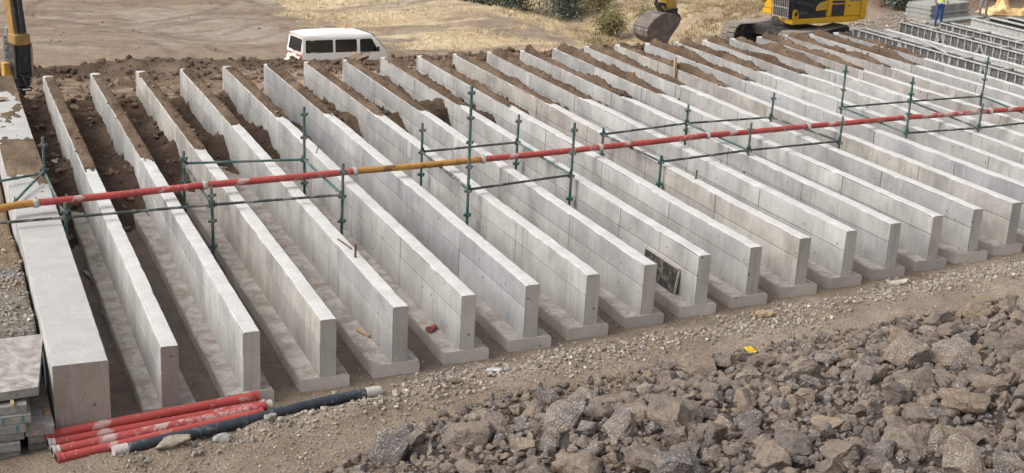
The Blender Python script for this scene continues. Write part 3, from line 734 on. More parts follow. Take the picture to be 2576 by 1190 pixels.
# ------------------------------------------------------------------ single stones one can point to
def stone(x, y, r, label, c, z=None, seed=0, sq=(1, .8, .65), rz=0., sink=.3, cat='stone', group=None):
    V, F = rock_proto(900+seed, 4, 7, jag=.14); V = V*np.array(sq)[None]*r
    m = plain('stone_%d' % seed, c, .92, var=.25, scale=9, dirt=tuple(min(1, k*1.35) for k in c), damt=.3)
    o = mesh_np('stone', V, F, m, None, True, angle=45); z = float(H(x, y)) if z is None else z
    o.location = (x, y, z+V[:, 2].max()*(1-sink)); o.rotation_euler = (0, 0, rz); return tag(o, label, cat, group)
stone(10.72, .90, .24, 'smooth ochre oval boulder on the dirt path beside the rock slope', (.36, .265, .165), seed=1, sq=(1, .62, .5), rz=.2)
stone(10.25, 24.1, .34, 'rounded brown boulder on the berm in front of the white van', (.33, .24, .165), seed=2, sq=(1, .85, .8))
stone(-1.28, -.55, .10, 'small brown stone beside the ends of the red pipes', (.22, .18, .14), seed=3)
stone(.62, -1.03, .15, 'pale grey stone lying against the black hose', (.30, .285, .26), seed=4, rz=.4)
stone(-.05, -1.16, .27, 'broad flat tan stone half buried below the black hose', (.30, .25, .19), seed=5, sq=(1, .6, .4), rz=.15, sink=.5)
stone(1.35, -.78, .15, 'angular grey stone under the middle of the black hose', (.26, .24, .215), seed=6, sq=(1, .7, .7), rz=1.)
stone(5.15, .12, .14, 'flat whitish stone at the edge of the gravel line', (.46, .45, .43), seed=7, sq=(1, .7, .4))
stone(4.35, -.28, .10, 'dark brown stone on the dirt path beyond the hose end', (.20, .15, .11), seed=8)
stone(14.4, 1.75, .24, 'flat pale stone on the path near the right walls', (.48, .43, .37), seed=9, sq=(1, .5, .25))
stone(-.45, 9.75, .22, 'round brown boulder in the trench beside the thick block', (.12, .085, .065), z=-.98, seed=10, sq=(1, .9, .8))
stone(1.0, 8.95, .17, 'brown cobble at the foot of the soil in the second trench', (.15, .11, .085), z=-1.18, seed=11, sq=(1, .85, .8))
stone(.72, 8.75, .15, 'rounded cobble at the soil toe between the first two walls', (.135, .10, .078), z=-1.18, seed=12, sq=(1, .85, .8), rz=1)
stone(1.02, 10.0, .22, 'long smooth brown stone on the slumped soil of second trench', (.17, .12, .09), z=-.80, seed=13, sq=(1, .55, .5), rz=.5)
stone(-1.2, 15.9, .2, 'flat brown stone lying on the thick block top', (.25, .18, .13), z=.0, seed=14, sq=(1, .7, .4))
stone(2.35, 21.2, .26, 'tan angular stone on the apron behind the second and third walls', (.30, .22, .155), seed=15)
stone(6.0, 21.9, .30, 'tan angular boulder behind the fourth wall near the berm', (.29, .215, .15), seed=16)
stone(5.3, 22.1, .2, 'smaller brown stone left of the tan boulder behind the walls', (.22, .16, .115), seed=17)

# ================================================================== SCAFFOLD CARRYING THE PUMP LINE
SF = [(-.68, 5.93, .39), (1.91, 6.09, .46), (4.42, 6.16, .74), (6.93, 5.94, 2.23), (9.45, 6.47, 1.24), (11.89, 7.0, .27), (14.45, 7.47, .76), (17.21, 7.76, .73), (19.48, 8.11, 1.26), (21.85, 8.19, .76), (24.3, 8.5, .76)]
SB = [(-.78, 8.9, .84), (1.92, 9.03, .38), (4.37, 8.81, 1.25), (7.0, 8.89, .76), (9.42, 9.24, .77), (11.74, 9.52, .29), (14.37, 10.14, .6), (16.95, 10.3, .77), (19.62, 10.96, 1.25), (22.14, 11.24, .8), (24.85, 11.44, 1.26)]
NZ = .12
def ground_at(x, y):
    z = float(H(x, y)); k = round((x-.08)/1.2); fx = k*1.2
    if fx-.33 < x < fx+.49 and y > ynear(fx): z = max(z, HB)
    if k >= 0 and y > 8:
        g = int(math.floor((x-TH)/1.2))+1
        xa, xb = gap_bounds(max(0, g)); z = max(z, float(fill_h(max(0, g), np.array((x-xa)/(xb-xa)), np.array(y))))
    return z
CUPM = None
def standard(parent, org, x, y, zt, lean=(0, 0)):
    zb = ground_at(x, y); P = Vector((x, y, NZ))
    def at(z): return Vector((x+lean[0]*(z-NZ), y+lean[1]*(z-NZ), z))-org
    st = MB().tube([at(zb), at(zt)], .029, 10).tube([at(zb), at(zb+.012)], .07, 8).build('standard', mt['scaf'], parent, True)
    st.location = at(zb); st.data.transform(Matrix.Translation(-st.location))
    z = zt-.16
    while z > zb+.2:
        c = MB(); p = at(z)-st.location
        c.tube([p-Vector((0, 0, .022)), p+Vector((0, 0, .022))], .042, 8)
        for k in range(4):
            d = Vector((math.cos(k*math.pi/2+.25), math.sin(k*math.pi/2+.25), 0)); c.bar(p+d*.03, p+d*.085, .034, .045)
        c.build('cup', mt['scaf'], st); z -= .495
    return st
def rod(parent, org, a, b, name, mat, r=.026):
    a = Vector(a)-org; b = Vector(b)-org; d = (b-a).normalized()
    o = MB().tube([a, b], r, 10)
    for e, s in ((a, 1), (b, -1)):
        o.bar(e+d*s*.03, e+d*s*.085, .034, .065); o.bar(e+d*s*.045+Vector((0, 0, -.06)), e+d*s*.045+Vector((0, 0, .09)), .012, .022)
    ob = o.build(name, mat, parent, True); ob.location = a; ob.data.transform(Matrix.Translation(-a)); return ob
UNITS = [([0, 1, 2], 'tied to thick block, at the left end'), ([3, 4], 'with the single tallest pole, around seventh to eighth wall'),
         ([5, 6, 7], 'with three short front poles, right of the middle'), ([8, 9, 10], 'at the right edge, under the last red pipes')]
for ids, txt in UNITS:
    x0, y0, _ = SF[ids[0]]; org = Vector((x0, y0, ground_at(x0, y0)))
    s = thing('scaffold_frame', 'green tube scaffold frame '+txt, 'scaffold', org, 0, 'scaffold frames under the pump line')
    for j in ids:
        rr = random.Random(j)
        standard(s, org, *SF[j], lean=(rr.uniform(-.015, .015), rr.uniform(-.02, .02))); standard(s, org, *SB[j], lean=(rr.uniform(-.015, .015), rr.uniform(-.02, .02)))
        rod(s, org, (SB[j][0], SB[j][1], NZ), (SF[j][0], SF[j][1], NZ), 'transom', mt['scaf'] if j % 2 == 0 else mt['ledger'])
    for k in range(len(ids)-1):
        a, b = ids[k], ids[k+1]
        rod(s, org, (SF[a][0], SF[a][1], NZ), (SF[b][0], SF[b][1], NZ), 'ledger', mt['ledger'])
        if not (a == 0): rod(s, org, (SB[a][0], SB[a][1], NZ), (SB[b][0], SB[b][1], NZ), 'ledger', mt['ledger'] if a != 1 else mt['scaf'])
    if ids[0] == 0:
        rod(s, org, (-3.2, 5.8, NZ), (SF[0][0], SF[0][1], NZ), 'ledger', mt['ledger'])
        rod(s, org, (-3.3, 7.7, NZ), (SB[0][0], SB[0][1], NZ), 'ledger', mt['scaf'])
        rod(s, org, (-1.45, 7.25, .06), (SB[0][0], SB[0][1], NZ+.05), 'brace', mt['scaf'])
        for x, y, zt in ((-3.2, 5.8, .4), (-3.3, 7.7, .8)): standard(s, org, x, y, zt)
    if ids[-1] == 10: rod(s, org, (SF[9][0], SF[9][1], NZ), (SF[9][0]+.01, SF[9][1], NZ+.01), 'clip', mt['ledger']) if False else None
# pump line
PLN = [(-1.12, 6.61), (1.97, 7.07), (5.04, 7.39), (7.95, 7.70), (10.94, 8.10), (14.02, 8.59), (17.09, 8.91), (20.31, 9.24), (23.31, 9.43), (26.3, 9.62)]
PZ = NZ+.028+.068
pl = thing('pump_pipeline', 'long concrete pump pipeline of red and ochre pipes crossing above all the walls', 'pipeline', (-1.12, 6.61, PZ))
po = Vector((-1.12, 6.61, PZ))
elbow = [(-3.6, 4.9), (-2.9, 5.6), (-2.3, 6.15), (-1.9, 6.38), (-1.5, 6.53), (-1.12, 6.61)]
MB().tube([Vector((x, y, PZ-.12*max(0, (-1.5-x)/1.5)))-po for x, y in elbow], .068, 16).build('elbow', mt['ochre'], pl, True, angle=50)
for k in range(len(PLN)-1):
    a = Vector((*PLN[k], PZ)); b = Vector((*PLN[k+1], PZ)); n = 7
    pts = [a.lerp(b, t/(n-1))-Vector((0, 0, .012*math.sin(math.pi*t/(n-1)))) for t in range(n)]
    o = MB().tube([p-a for p in pts], .066, 18).build('pipe_section', mt['ochre'] if k == 2 else (mt['red'] if k % 2 == 0 else mt['red2'] if k in (7,) else mt['red']), pl, True, angle=50); o.location = a-po
    if k == 2: o['label'] = 'ochre painted pipe section'
for k, p in enumerate(PLN[:-1]):
    a = Vector((*p, PZ)); d = (Vector((*PLN[k+1], PZ))-a).normalized(); c = MB()
    c.tube([-d*.05, -d*.018, d*.018, d*.05], [.078, .092, .092, .078], 16)
    sd = d.cross(Vector((0, 0, 1))); c.bar(sd*.085+Vector((0, 0, -.03)), sd*.085+Vector((0, 0, .07)), .06, .035, up=d); c.bar(-sd*.085+Vector((0, 0, -.05)), -sd*.085+Vector((0, 0, .03)), .06, .03, up=d)
    c.tube([Vector((0, 0, .08)), Vector((0, 0, .115))], .018, 8)
    o = c.build('coupling', mt['clamp'], pl, True); o.location = a-po

# ================================================================== PIPES AND HOSE ON THE GROUND
def plank(name, p, q, wd, h, mat, lab, cat, up=(0, 0, 1)):
    p = Vector(p); q = Vector(q); o = MB().bar(Vector((0, 0, 0)), q-p, wd, h, up=up).build(name, mat, None, bevel=.004); o.location = p; return tag(o, lab, cat)
GP = [((-1.63, -.41, .17), (1.36, -.03, .19), 'red', 'red pump pipe lying highest and closest to the thick block'),
      ((-1.60, -.525, .10), (1.43, -.11, .075), 'red', 'red pump pipe with grey ends, second from the thick block'),
      ((-1.57, -.82, .13), (1.50, -.23, .115), 'red2', 'chalky red pump pipe with white worn flank, third from thick block'),
      ((-1.53, -.945, .075), (1.34, -.37, .075), 'red', 'clean red pump pipe lying next to the black hose')]
for k, (a, b, m, lab) in enumerate(GP):
    z = -1.10+a[2]; dz = b[2]-a[2]; a = a[:2]
    t = thing('pump_pipe', lab, 'pipe', (*a, z), 0, 'pump pipes on the ground')
    d = Vector((b[0]-a[0], b[1]-a[1], dz)); dn = d.normalized()
    MB().tube([dn*.03, d-dn*.03], .066, 20).build('tube', mt[m], t, True, angle=50)
    for e, s in ((Vector((0, 0, 0)), 1), (d, -1)):
        c = MB(); c.tube([e, e+dn*s*.035], .078, 20); c.tube([e+dn*s*.035, e+dn*s*.07, e+dn*s*.09], [.067, .067, .076], 20, cap=False); c.tube([e-dn*s*.002, e+dn*s*.004], .058, 16, 1)
        c.build('end_collar', [mt['hoseend'] if k in (1, 2) else mt[m], mt['black']], t, True)
for q, xq in enumerate((-1.2, .9)):
    yq = -.65+.15*(xq+1.2)
    plank('timber_bearer', (xq, yq-.12, -1.075), (xq, yq+.12, -1.075), .08, .05, mt['oldwood'], ['timber bearer under the left ends of the red pipes', 'timber bearer under the right ends of the red pipes'][q], 'timber')
ht = thing('rubber_hose', 'thick black rubber hose with whitish end beside red pipes', 'hose', (-.81, -1.06, float(H(-.81, -1.06))+.08))
hp = [(-.81, -1.06), (-.3, -.96), (.3, -.84), (.9, -.72), (1.4, -.60), (1.9, -.46), (2.4, -.36), (2.8, -.29), (3.1, -.25)]
hz_ = [float(H(x, y))+.07 for x, y in hp]; hz_ = np.polyval(np.polyfit(range(len(hp)), hz_, 2), range(len(hp)))
pts = [Vector((x, y, float(z_)))-ht.location for (x, y), z_ in zip(hp, hz_)]
MB().tube(pts[:-1]+[pts[-2].lerp(pts[-1], .4)], .075, 18).build('tube', mt['hose'], ht, True, angle=50)
MB().tube([pts[0]-(pts[1]-pts[0]).normalized()*.01, pts[0].lerp(pts[1], .35)], .079, 18).build('dusty_sleeve', mt['hoseend'], ht, True)
e = pts[-2].lerp(pts[-1], .35); MB().tube([e, pts[-1], pts[-1]+(pts[-1]-e).normalized()*.05], [.082, .085, .074], 18).build('end_cap', mt['hoseend'], ht, True)

# ================================================================== FORM PANELS STACKED AT THE LEFT
lay = [(-1.95, .14), (-1.945, .12), (-1.885, .13), (-1.865, .125), (-1.79, .125), (-1.83, .125)]
z = float(H(-2.2, -.2))-.01
words = ['bottom', 'second lowest', 'third lowest', 'fourth lowest', 'fifth lowest, with teal marks', 'topmost flat one']
for k, (xe, h) in enumerate(lay):
    b = MB(); r = random.Random(k); dy = r.uniform(-.05, .04)
    b.box(xe-1.9, xe, -.56+dy, 1.25+dy, z, z+h)
    t = thing('shutter_board', 'grey timber-edged form panel in the left stack, '+words[k], 'form panel', (xe, -.56, z), 0, 'form panels at the thick block')
    o = b.build('board', [mt['plyedge']], t, bevel=.006); o.location = (-xe, .56, -z)
    if k in (4, 3):
        for xx in (xe-.12, xe-.36):
            q = MB().box(xx, xx+.03, -.56+dy-.003, -.56+dy, z+.02, z+h-.01).build('paint_mark', mt['teal'], t); q.location = (-xe, .56, -z)
    z += h+.004
o = MB().box(-2.03, -1.985, -.60, -.40, z, z+.045).build('timber_packer', mt['timber'], None, bevel=.003); tag(o, 'small yellow timber packer under the top sheet of left stack', 'timber')
z += .047
tp = thing('form_sheet', 'large weathered brown form sheet lying on top of the left stack', 'form panel', (-1.67, -.42, z))
b = MB(); c4 = [(-3.6, -.62, 0), (-1.67, -.42, 0), (-1.45, 1.46, -.02), (-3.4, 1.35, 0)]
b.add([(x+1.67, y+.42, w_) for x, y, w_ in c4]+[(x+1.67, y+.42, w_+.115) for x, y, w_ in c4], [(3, 2, 1, 0), (0, 1, 5, 4), (1, 2, 6, 5), (2, 3, 7, 6), (3, 0, 4, 7)])
b.build('edge_frame', mt['plyedge'], tp)
b = MB(); b.add([(x+1.67, y+.42, w_+.1155) for x, y, w_ in c4]+[(x+1.67, y+.42, w_+.122) for x, y, w_ in c4], [(3, 2, 1, 0), (4, 5, 6, 7), (0, 1, 5, 4), (1, 2, 6, 5), (2, 3, 7, 6), (3, 0, 4, 7)])
b.build('face_sheet', mt['ply'], tp)
z = float(H(-1.7, -.2))
for k in range(3):
    x0, x1 = (-1.87, -1.50) if k == 2 else (-1.84, -1.53)
    o = MB().box(x0, x1, -.50+.06*(2-k), 1.1, z, z+.135).build('shutter_board', mt['ply' if k == 2 else 'plyedge'], None, bevel=.006)
    tag(o, ['lowest', 'middle', 'uppermost'][k]+' narrow form panel of the low pile against the thick block', 'form panel', 'form panels at the thick block'); z += .138
o = MB().box(-1.6, -1.52, -.2, -.02, z, z+.035).build('timber_offcut', mt['timber'], None, bevel=.003); tag(o, 'small timber offcut on the low panel pile by the block', 'timber')

# ================================================================== SMALL THINGS AMONG THE WALLS
plank('timber_offcut', (-.36, 6.5, -1.11), (-.26, 5.98, -1.09), .07, .03, mt['oldwood'], 'pale timber offcut in the first trench, the farther one', 'timber')
plank('timber_offcut', (-.28, 4.4, -1.10), (-.22, 3.8, -1.09), .09, .03, mt['oldwood'], 'pale timber offcut in the first trench, the nearer one', 'timber')
plank('timber_offcut', (3.46, 1.95, HB+.03), (3.56, 1.62, HB+.03), .06, .045, mt['timber'], 'short yellow timber offcut on a footing of the fourth wall', 'timber')
plank('red_scrap', (-.3, 5.82, -1.12), (-.22, 5.72, -1.11), .07, .03, mt['redlens'], 'small bright red scrap in the first trench', 'scrap')
plank('steel_stub', (3.71, 2.95, -.05), (3.71, 2.95, .24), .035, .035, mt['rust'], 'upright flat steel stub on the near top of the fourth wall', 'steel stub')
plank('steel_stub', (3.68, 3.9, .02), (3.76, 3.35, .02), .03, .02, mt['rust'], 'flat steel strip lying on top of the fourth wall', 'steel strip')
plank('steel_stub', (12.16, 5.96, -.05), (12.18, 5.96, .2), .035, .035, mt['rust'], 'upright steel stub on the eleventh wall top', 'steel stub')
plank('steel_stub', (4.86, 9.7, -.02), (4.93, 9.72, .16), .02, .02, mt['rust'], 'thin leaning pin on the fifth wall top', 'steel stub')
plank('timber_stake', (17.92, 16.9, -.55), (17.90, 16.9, .38), .10, .05, mt['timber'], 'upright timber stake against the sixteenth wall', 'stake')
bp = thing('film_board', 'black faced form board leaning against the near end of the ninth wall', 'form board', (9.475, 2.05, HB+.012))
bd = MB(); bd.add([(0, 0, 0), (0, 1.25, 0), (.07, 1.25, .46), (.07, 0, .46), (.035, 0, -.005), (.035, 1.25, -.005), (.105, 1.25, .455), (.105, 0, .455)], [(0, 1, 2, 3), (4, 7, 6, 5), (0, 4, 5, 1), (1, 5, 6, 2), (2, 6, 7, 3), (3, 7, 4, 0)]); bd.build('sheet', mt['blackply'], bp)
MB().box(.055, .125, .0, 1.25, .463, .485).build('edge_strip', mt['oldwood'], bp)
MB().add([(-.006, -.03, 0), (.036, -.03, -.006), (.108, -.03, .455), (.066, -.03, .462), (-.006, -.002, 0), (.036, -.002, -.006), (.108, -.002, .455), (.066, -.002, .462)], [(0, 1, 2, 3), (7, 6, 5, 4), (0, 4, 5, 1), (1, 5, 6, 2), (2, 6, 7, 3), (3, 7, 4, 0)]).build('edge_strip', mt['oldwood'], bp)
# dropped glove: palm with five fingers
gl = MB(); gl.tube([(0, -.06, .018), (0, -.02, .022), (0, .03, .024), (0, .06, .02)], [.03, .042, .045, .035], 10)
for k, (dx, L, a) in enumerate(((-.033, .07, -.25), (-.011, .085, -.08), (.012, .08, .1), (.032, .062, .3))):
    gl.tube([(dx, .05, .02), (dx+a*.04, .05+L*.55, .028), (dx+a*.06, .05+L, .012)], [.012, .0115, .009], 8)
gl.tube([(.035, -.01, .02), (.068, .02, .022), (.082, .055, .014)], [.014, .0125, .01], 8)
o = gl.build('work_glove', mt['glove2'], None, True); o.location = (4.68, 1.66, HB+.012); o.rotation_euler = (0, 0, 2.2); o.scale = (1.25,)*3; tag(o, 'dropped dark red work glove on the footing of the fifth wall', 'glove')
wv_ = np.stack(np.meshgrid(np.linspace(-1, 1, 7), np.linspace(-1, 1, 6)), 2).reshape(-1, 2)
Vw = np.stack([wv_[:, 0]*.10, wv_[:, 1]*.07, .02+.05*fbm(wv_[:, 0]*1.6, wv_[:, 1]*1.6, 140, 2)], 1)
ii = (np.arange(5)[:, None]*7+np.arange(6)[None]).ravel()
o = mesh_np('wrapper', Vw, np.stack([ii, ii+1, ii+8, ii+7], 1), mt['wrap'], None, False); o.location = (9.0, -1.2, float(H(9.0, -1.2))+.36); o.rotation_euler = (.35, .1, .4); tag(o, 'crumpled yellow wrapper lying on the rocks', 'wrapper')

# ================================================================== TEXT
def text(s, size, mat, parent, M, name='lettering', depth=.002, shear=0):
    cu = bpy.data.curves.new(name, 'FONT'); cu.body = s; cu.size = size; cu.extrude = depth; cu.align_x = 'CENTER'; cu.align_y = 'CENTER'; cu.shear = shear; cu.offset = size*.018
    o = bpy.data.objects.new(name, cu); me = bpy.data.meshes.new_from_object(o); bpy.data.objects.remove(o); me.materials.clear(); me.materials.append(mat)
    t = bpy.data.objects.new(name, me); link(t, parent); t.matrix_local = M; return t
# ================================================================== EXCAVATORS
def shoe_mesh():
    b = MB(); b.box(-.09, .09, -.30, .30, 0, .022)
    for x in (-.075, -.01, .055): b.box(x, x+.018, -.30, .30, .022, .055)
    o = b.build('track_shoe', mt['trackst'], bevel=.003); me = o.data; bpy.data.objects.remove(o); return me
SHOE = shoe_mesh()
def track(parent, yc, rz):
    R1 = .40; xl = 1.72; zc = .46
    m = Matrix.Rotation(rz, 4, 'Z')
    fr = MB(); fr.prism([(-xl, zc-.16), (xl, zc-.16), (xl+.05, zc+.1), (xl-.3, zc+.24), (.9, zc+.30), (-.9, zc+.30), (-xl+.2, zc+.22)], 'y', yc-.18, yc+.18)
    o = fr.build('track', mt['undc'], parent, bevel=.02); o.matrix_local = m
    for s in (-1, 1):
        w_ = MB(); w_.tube([(s*xl, yc-.10, zc), (s*xl, yc+.10, zc)], .36, 28); w_.tube([(s*xl, yc-.2, zc), (s*xl, yc+.2, zc)], .15, 18)
        w_.build('sprocket' if s < 0 else 'idler', mt['undc'], o, True)
    for k in range(7):
        MB().tube([(-1.35+.45*k, yc-.22, .19), (-1.35+.45*k, yc+.22, .19)], .10, 16).build('roller', mt['undc'], o, True)
    per = 2*2*xl+2*math.pi*R1; n = 46
    for k in range(n):
        s = per*k/n
        if s < 2*xl: x, z, a = -xl+s, zc+R1, 0
        elif s < 2*xl+math.pi*R1: t = (s-2*xl)/R1; x, z, a = xl+math.sin(t)*R1, zc+math.cos(t)*R1, t
        elif s < 4*xl+math.pi*R1: x, z, a = xl-(s-2*xl-math.pi*R1), zc-R1, math.pi
        else: t = (s-4*xl-math.pi*R1)/R1; x, z, a = -xl-math.sin(t)*R1, zc-math.cos(t)*R1, math.pi+t
        sag = -.06*math.sin(math.pi*(x+xl)/(2*xl)) if z > zc+R1-.001 and abs(x) < xl else 0
        c = bpy.data.objects.new('track_shoe', SHOE); link(c, o); c.location = (x, yc, z+sag); c.rotation_euler = (0, a, 0)
    return o
def beam(b, pts, hs, yc, wd):
    """box beam along a polyline in the x-z plane"""
    pts = [Vector((p[0], 0, p[1])) for p in pts]; up = []; dn = []
    for i, p in enumerate(pts):
        d = (pts[min(i+1, len(pts)-1)]-pts[max(i-1, 0)]).normalized(); n = Vector((-d.z, 0, d.x)); up.append(p+n*hs[i]/2); dn.append(p-n*hs[i]/2)
    poly = [(v.x, v.z) for v in up]+[(v.x, v.z) for v in reversed(dn)]
    n = len(pts)
    for i in range(n-1):
        q = [(up[i].x, up[i].z), (up[i+1].x, up[i+1].z), (dn[i+1].x, dn[i+1].z), (dn[i].x, dn[i].z)]
        vs = [(x, yc-wd/2, z) for x, z in q]+[(x, yc+wd/2, z) for x, z in q]
        fs = [(0, 1, 2, 3), (7, 6, 5, 4), (0, 4, 5, 1), (2, 6, 7, 3)]
        if i == 0: fs.append((3, 7, 4, 0))
        if i == n-2: fs.append((1, 5, 6, 2))
        b.add(vs, fs)
    return b
def excavator(label, loc, rzh, rzt, boom, arm, kind, decals):
    e = thing('excavator', label, 'excavator', loc, rzh)
    tr = [track(e, 1.2, rzt-rzh), track(e, -1.2, rzt-rzh)]
    b = MB(); b.box(-.9, .9, -1.05, 1.05, .45, .85); b.tube([(0, 0, .85), (0, 0, 1.1)], .62, 28); o = b.build('car_body', mt['undc'], e, bevel=.02); o.matrix_local = Matrix.Rotation(rzt-rzh, 4, 'Z')
    # revolving frame, cab, engine house, counterweight
    fr = [(.15, -1.3), (.15, -.45), (.75, .35), (1.12, 1.05), (1.08, 1.36), (-2.35, 1.36), (-2.35, -1.36)]
    MB().prism(fr, 'z', 1.1, 1.303).build('deck', mt['yellow'], e, bevel=.03, seg=2)
    cw = [(-2.36, -1.36), (-2.36, 1.36), (-2.72, 1.34), (-2.90, 1.05), (-2.98, .5), (-2.98, -.5), (-2.90, -1.05), (-2.72, -1.34)]
    MB().prism(cw, 'z', 1.16, 2.25).build('counterweight', mt['yellow'], e, bevel=.05, seg=2)
    MB().prism([(-2.34, -1.33), (-.62, -1.33), (-.62, 1.33), (-2.34, 1.33)], 'z', 1.435, 2.32).build('engine_house', mt['yellow'], e, bevel=.04, seg=2)
    MB().box(-.60, .1, -1.28, -.45, 1.435, 2.1).build('tank_box', mt['yellow'], e, bevel=.04)
    cab = MB().prism([(1.16, 1.435), (1.24, 1.9), (1.16, 2.55), (.85, 3.0), (-.45, 3.0), (-.6, 2.7), (-.6, 1.435)], 'y', .38, 1.335).build('cab', mt['blackm'], e, bevel=.035, seg=2)
    ym = 1.338
    def plate(name, poly, mat, t=.006, y=ym, par=cab):
        return MB().prism(poly, 'y', y, y+t).build(name, mat, par)
    plate('side_window', [(1.0, 1.62), (.62, 1.56), (.2, 1.66), (.02, 1.95), (.02, 2.75), (.78, 2.85), (1.08, 2.45)], mt['glass'])
    MB().prism([(.46, 1.262), (1.2, 1.262)] and [(1.25, 1.95), (1.19, 2.5), (.92, 2.9), (.90, 2.88), (1.165, 2.48), (1.225, 1.95)], 'y', .45, 1.27).build('windscreen', mt['glass'], cab)
    g = MB()
    for k in range(10): y = .44+k*.096; g.bar((1.30, y, 1.48), (1.36, y, 2.2), .018, .03)
    for z in (1.48, 1.84, 2.2): g.bar((1.30+(z-1.48)*.083, .42, z), (1.30+(z-1.48)*.083, 1.33, z), .03, .03)
    g.build('window_guard', mt['clamp'], cab)
    if decals:
        t = MB(); ring = []
        pl_ = [(1.11, 1.45), (1.11, 1.7), (1.03, 1.80), (.90, 1.78), (.80, 1.62), (.79, 1.45)]
        plate('corner_panel', pl_, mt['yellow'])
        MB().tube([(.945, ym+.004, 1.60), (.945, ym+.012, 1.60)], .075, 20).build('corner_hole', mt['black'], cab)
        plate('vent_panel', [(-.05, 1.70), (-.60, 1.74), (-.60, 2.06), (-.18, 1.98), (-.05, 1.84)], mt['yellow'])
        v = MB()
        for k in range(3):
            v.box(-.50+k*.11, -.47+k*.11, ym+.006, ym+.012, 1.80, 1.98); v.box(-.46+k*.11, -.42+k*.11, ym+.006, ym+.012, 1.86+.04*(k % 2), 1.88+.04*(k % 2))
        v.build('vent_slots', mt['oldwood'], cab)
        F_ = lambda x, z, y=ym+.006: Matrix.Translation((x, y, z)) @ Matrix.Rotation(math.pi, 4, 'Z') @ Matrix.Rotation(math.pi/2, 4, 'X')
        text('OFFICE', .085, mt['silver'], e, F_(-.28, 1.61)); text('031 780 0923', .075, mt['silver'], e, F_(-.28, 1.515))
        ye = 1.334
        plate('decal', [(-.86, 1.47), (-1.52, 1.47), (-1.52, 1.90), (-.86, 1.90)], mt['blackm'], .005, ye, e)
        plate('decal_stripe', [(-.86, 1.95), (-1.52, 1.95), (-1.52, 2.04), (-.86, 2.04)], mt['navy'], .005, ye, e)
        plate('decal_stripe', [(-.86, 2.09), (-1.52, 2.09), (-1.52, 2.17), (-.86, 2.17)], mt['navy'], .005, ye, e)
        text('PC', .17, mt['yellow'], e, F_(-1.08, 1.80, ye+.006), shear=.15); text('210', .25, mt['silver'], e, F_(-1.17, 1.60, ye+.006), shear=.15)
        plate('side_door', [(-1.60, 1.47), (-2.32, 1.47), (-2.32, 2.28), (-1.60, 2.28)], mt['yellow'], .012, ye, e)
        for xx in (-1.72, -2.06):
            vp = plate('vent', [(xx, 2.0), (xx-.26, 2.0), (xx-.26, 2.13), (xx, 2.13)], mt['oldwood'], .004, ye+.012, e)
            sl_ = MB()
            for k in range(4): sl_.box(xx-.24, xx-.02, ye+.0165, ye+.021, 2.012+k*.03, 2.028+k*.03)
            sl_.build('slat', mt['blackm'], vp)
        text('E25', .15, mt['blackm'], e, F_(-1.92, 1.84, ye+.0135))
        plate('sticker', [(-1.68, 1.81), (-1.76, 1.81), (-1.76, 1.87), (-1.68, 1.87)], mt['rust'], .003, ye+.013, e)
    for c in e.children:
        if c.name.split('.')[0] in ('cab', 'engine_house', 'tank_box', 'decal', 'decal_stripe', 'side_door', 'vent', 'lettering', 'sticker'): c.matrix_local = Matrix.Translation((0, 0, -.13)) @ c.matrix_local
    # boom, arm, cylinders
    yc = -.1
    beam(MB(), boom, [.55, .8, .75, .45], yc, .42).build('boom', mt['yellow'], e, bevel=.02)
    ao = beam(MB(), arm, [.35, .62, .5, .34], yc, .34).build('arm', mt['yellowd'], e, bevel=.02)
    b0 = Vector((.9, yc-.32, 1.7)); b1 = Vector((boom[1][0], yc-.32, boom[1][1]-.1))
    for s in (-1, 1):
        c = MB(); y = yc+s*.32; c.tube([(b0.x, y, b0.z), ((b0.x+b1.x)/2, y, (b0.z+b1.z)/2)], .09, 14); c.tube([((b0.x+b1.x)/2, y, (b0.z+b1.z)/2), (b1.x, y, b1.z)], .05, 12); c.build('boom_cylinder', mt['yellowd'], e, True)
    m1 = Vector((boom[2][0], 0, boom[2][1]+.45)); a0 = Vector((arm[0][0], 0, arm[0][1]))
    c = MB(); c.tube([(m1.x-1.2, yc, m1.z+.1), (m1.x+.3, yc, m1.z)], .09, 14); c.tube([(m1.x+.3, yc, m1.z), (a0.x, yc, a0.z+.1)], .05, 12); c.build('arm_cylinder', mt['yellowd'], e, True)
    return e, ao
# digging machine at the right
EL = Vector((27.22, 24.6, -.95))
ex, exarm = excavator('yellow and black tracked excavator marked PC 210 behind the far wall ends', EL, R(189), R(203),
    [(.25, 1.95), (2.9, 4.9), (4.6, 5.1), (6.5, 4.55)], [(6.75, 5.0), (6.45, 4.4), (5.95, 2.45), (5.55, 1.25)], 'bucket', True)
yc = -.1; zo = .95
prof = [(6.10, .62), (6.42, .56), (6.68, .40), (6.86, .20), (6.94, 0), (6.90, -.2), (6.74, -.38), (6.46, -.50), (6.05, -.60)]
bk = MB()
inn = [(x*.95+.3+(.0), z*.9+.02) for x, z in prof]
for s in (-1, 1):
    y = yc+s*.39
    bk.prism([(x, z+zo) for x, z in prof]+[(5.82, -.2+zo), (5.56, .12+zo), (5.44, .38+zo), (5.7, .56+zo)], 'y', y-.014, y+.014, 0)
n = len(prof)
for k in range(n-1):
    (x0, z0), (x1, z1) = prof[k], prof[k+1]; dx, dz = x1-x0, z1-z0; L = math.hypot(dx, dz); ox, oz = dz/L*.03, -dx/L*.03
    q = [(x0, z0), (x1, z1), (x1+ox, z1+oz), (x0+ox, z0+oz)]
    bk.prism([(a, c+zo) for a, c in q], 'y', yc-.405, yc+.405)
bko = bk.build('bucket', mt['bucket'], ex, bevel=.006)
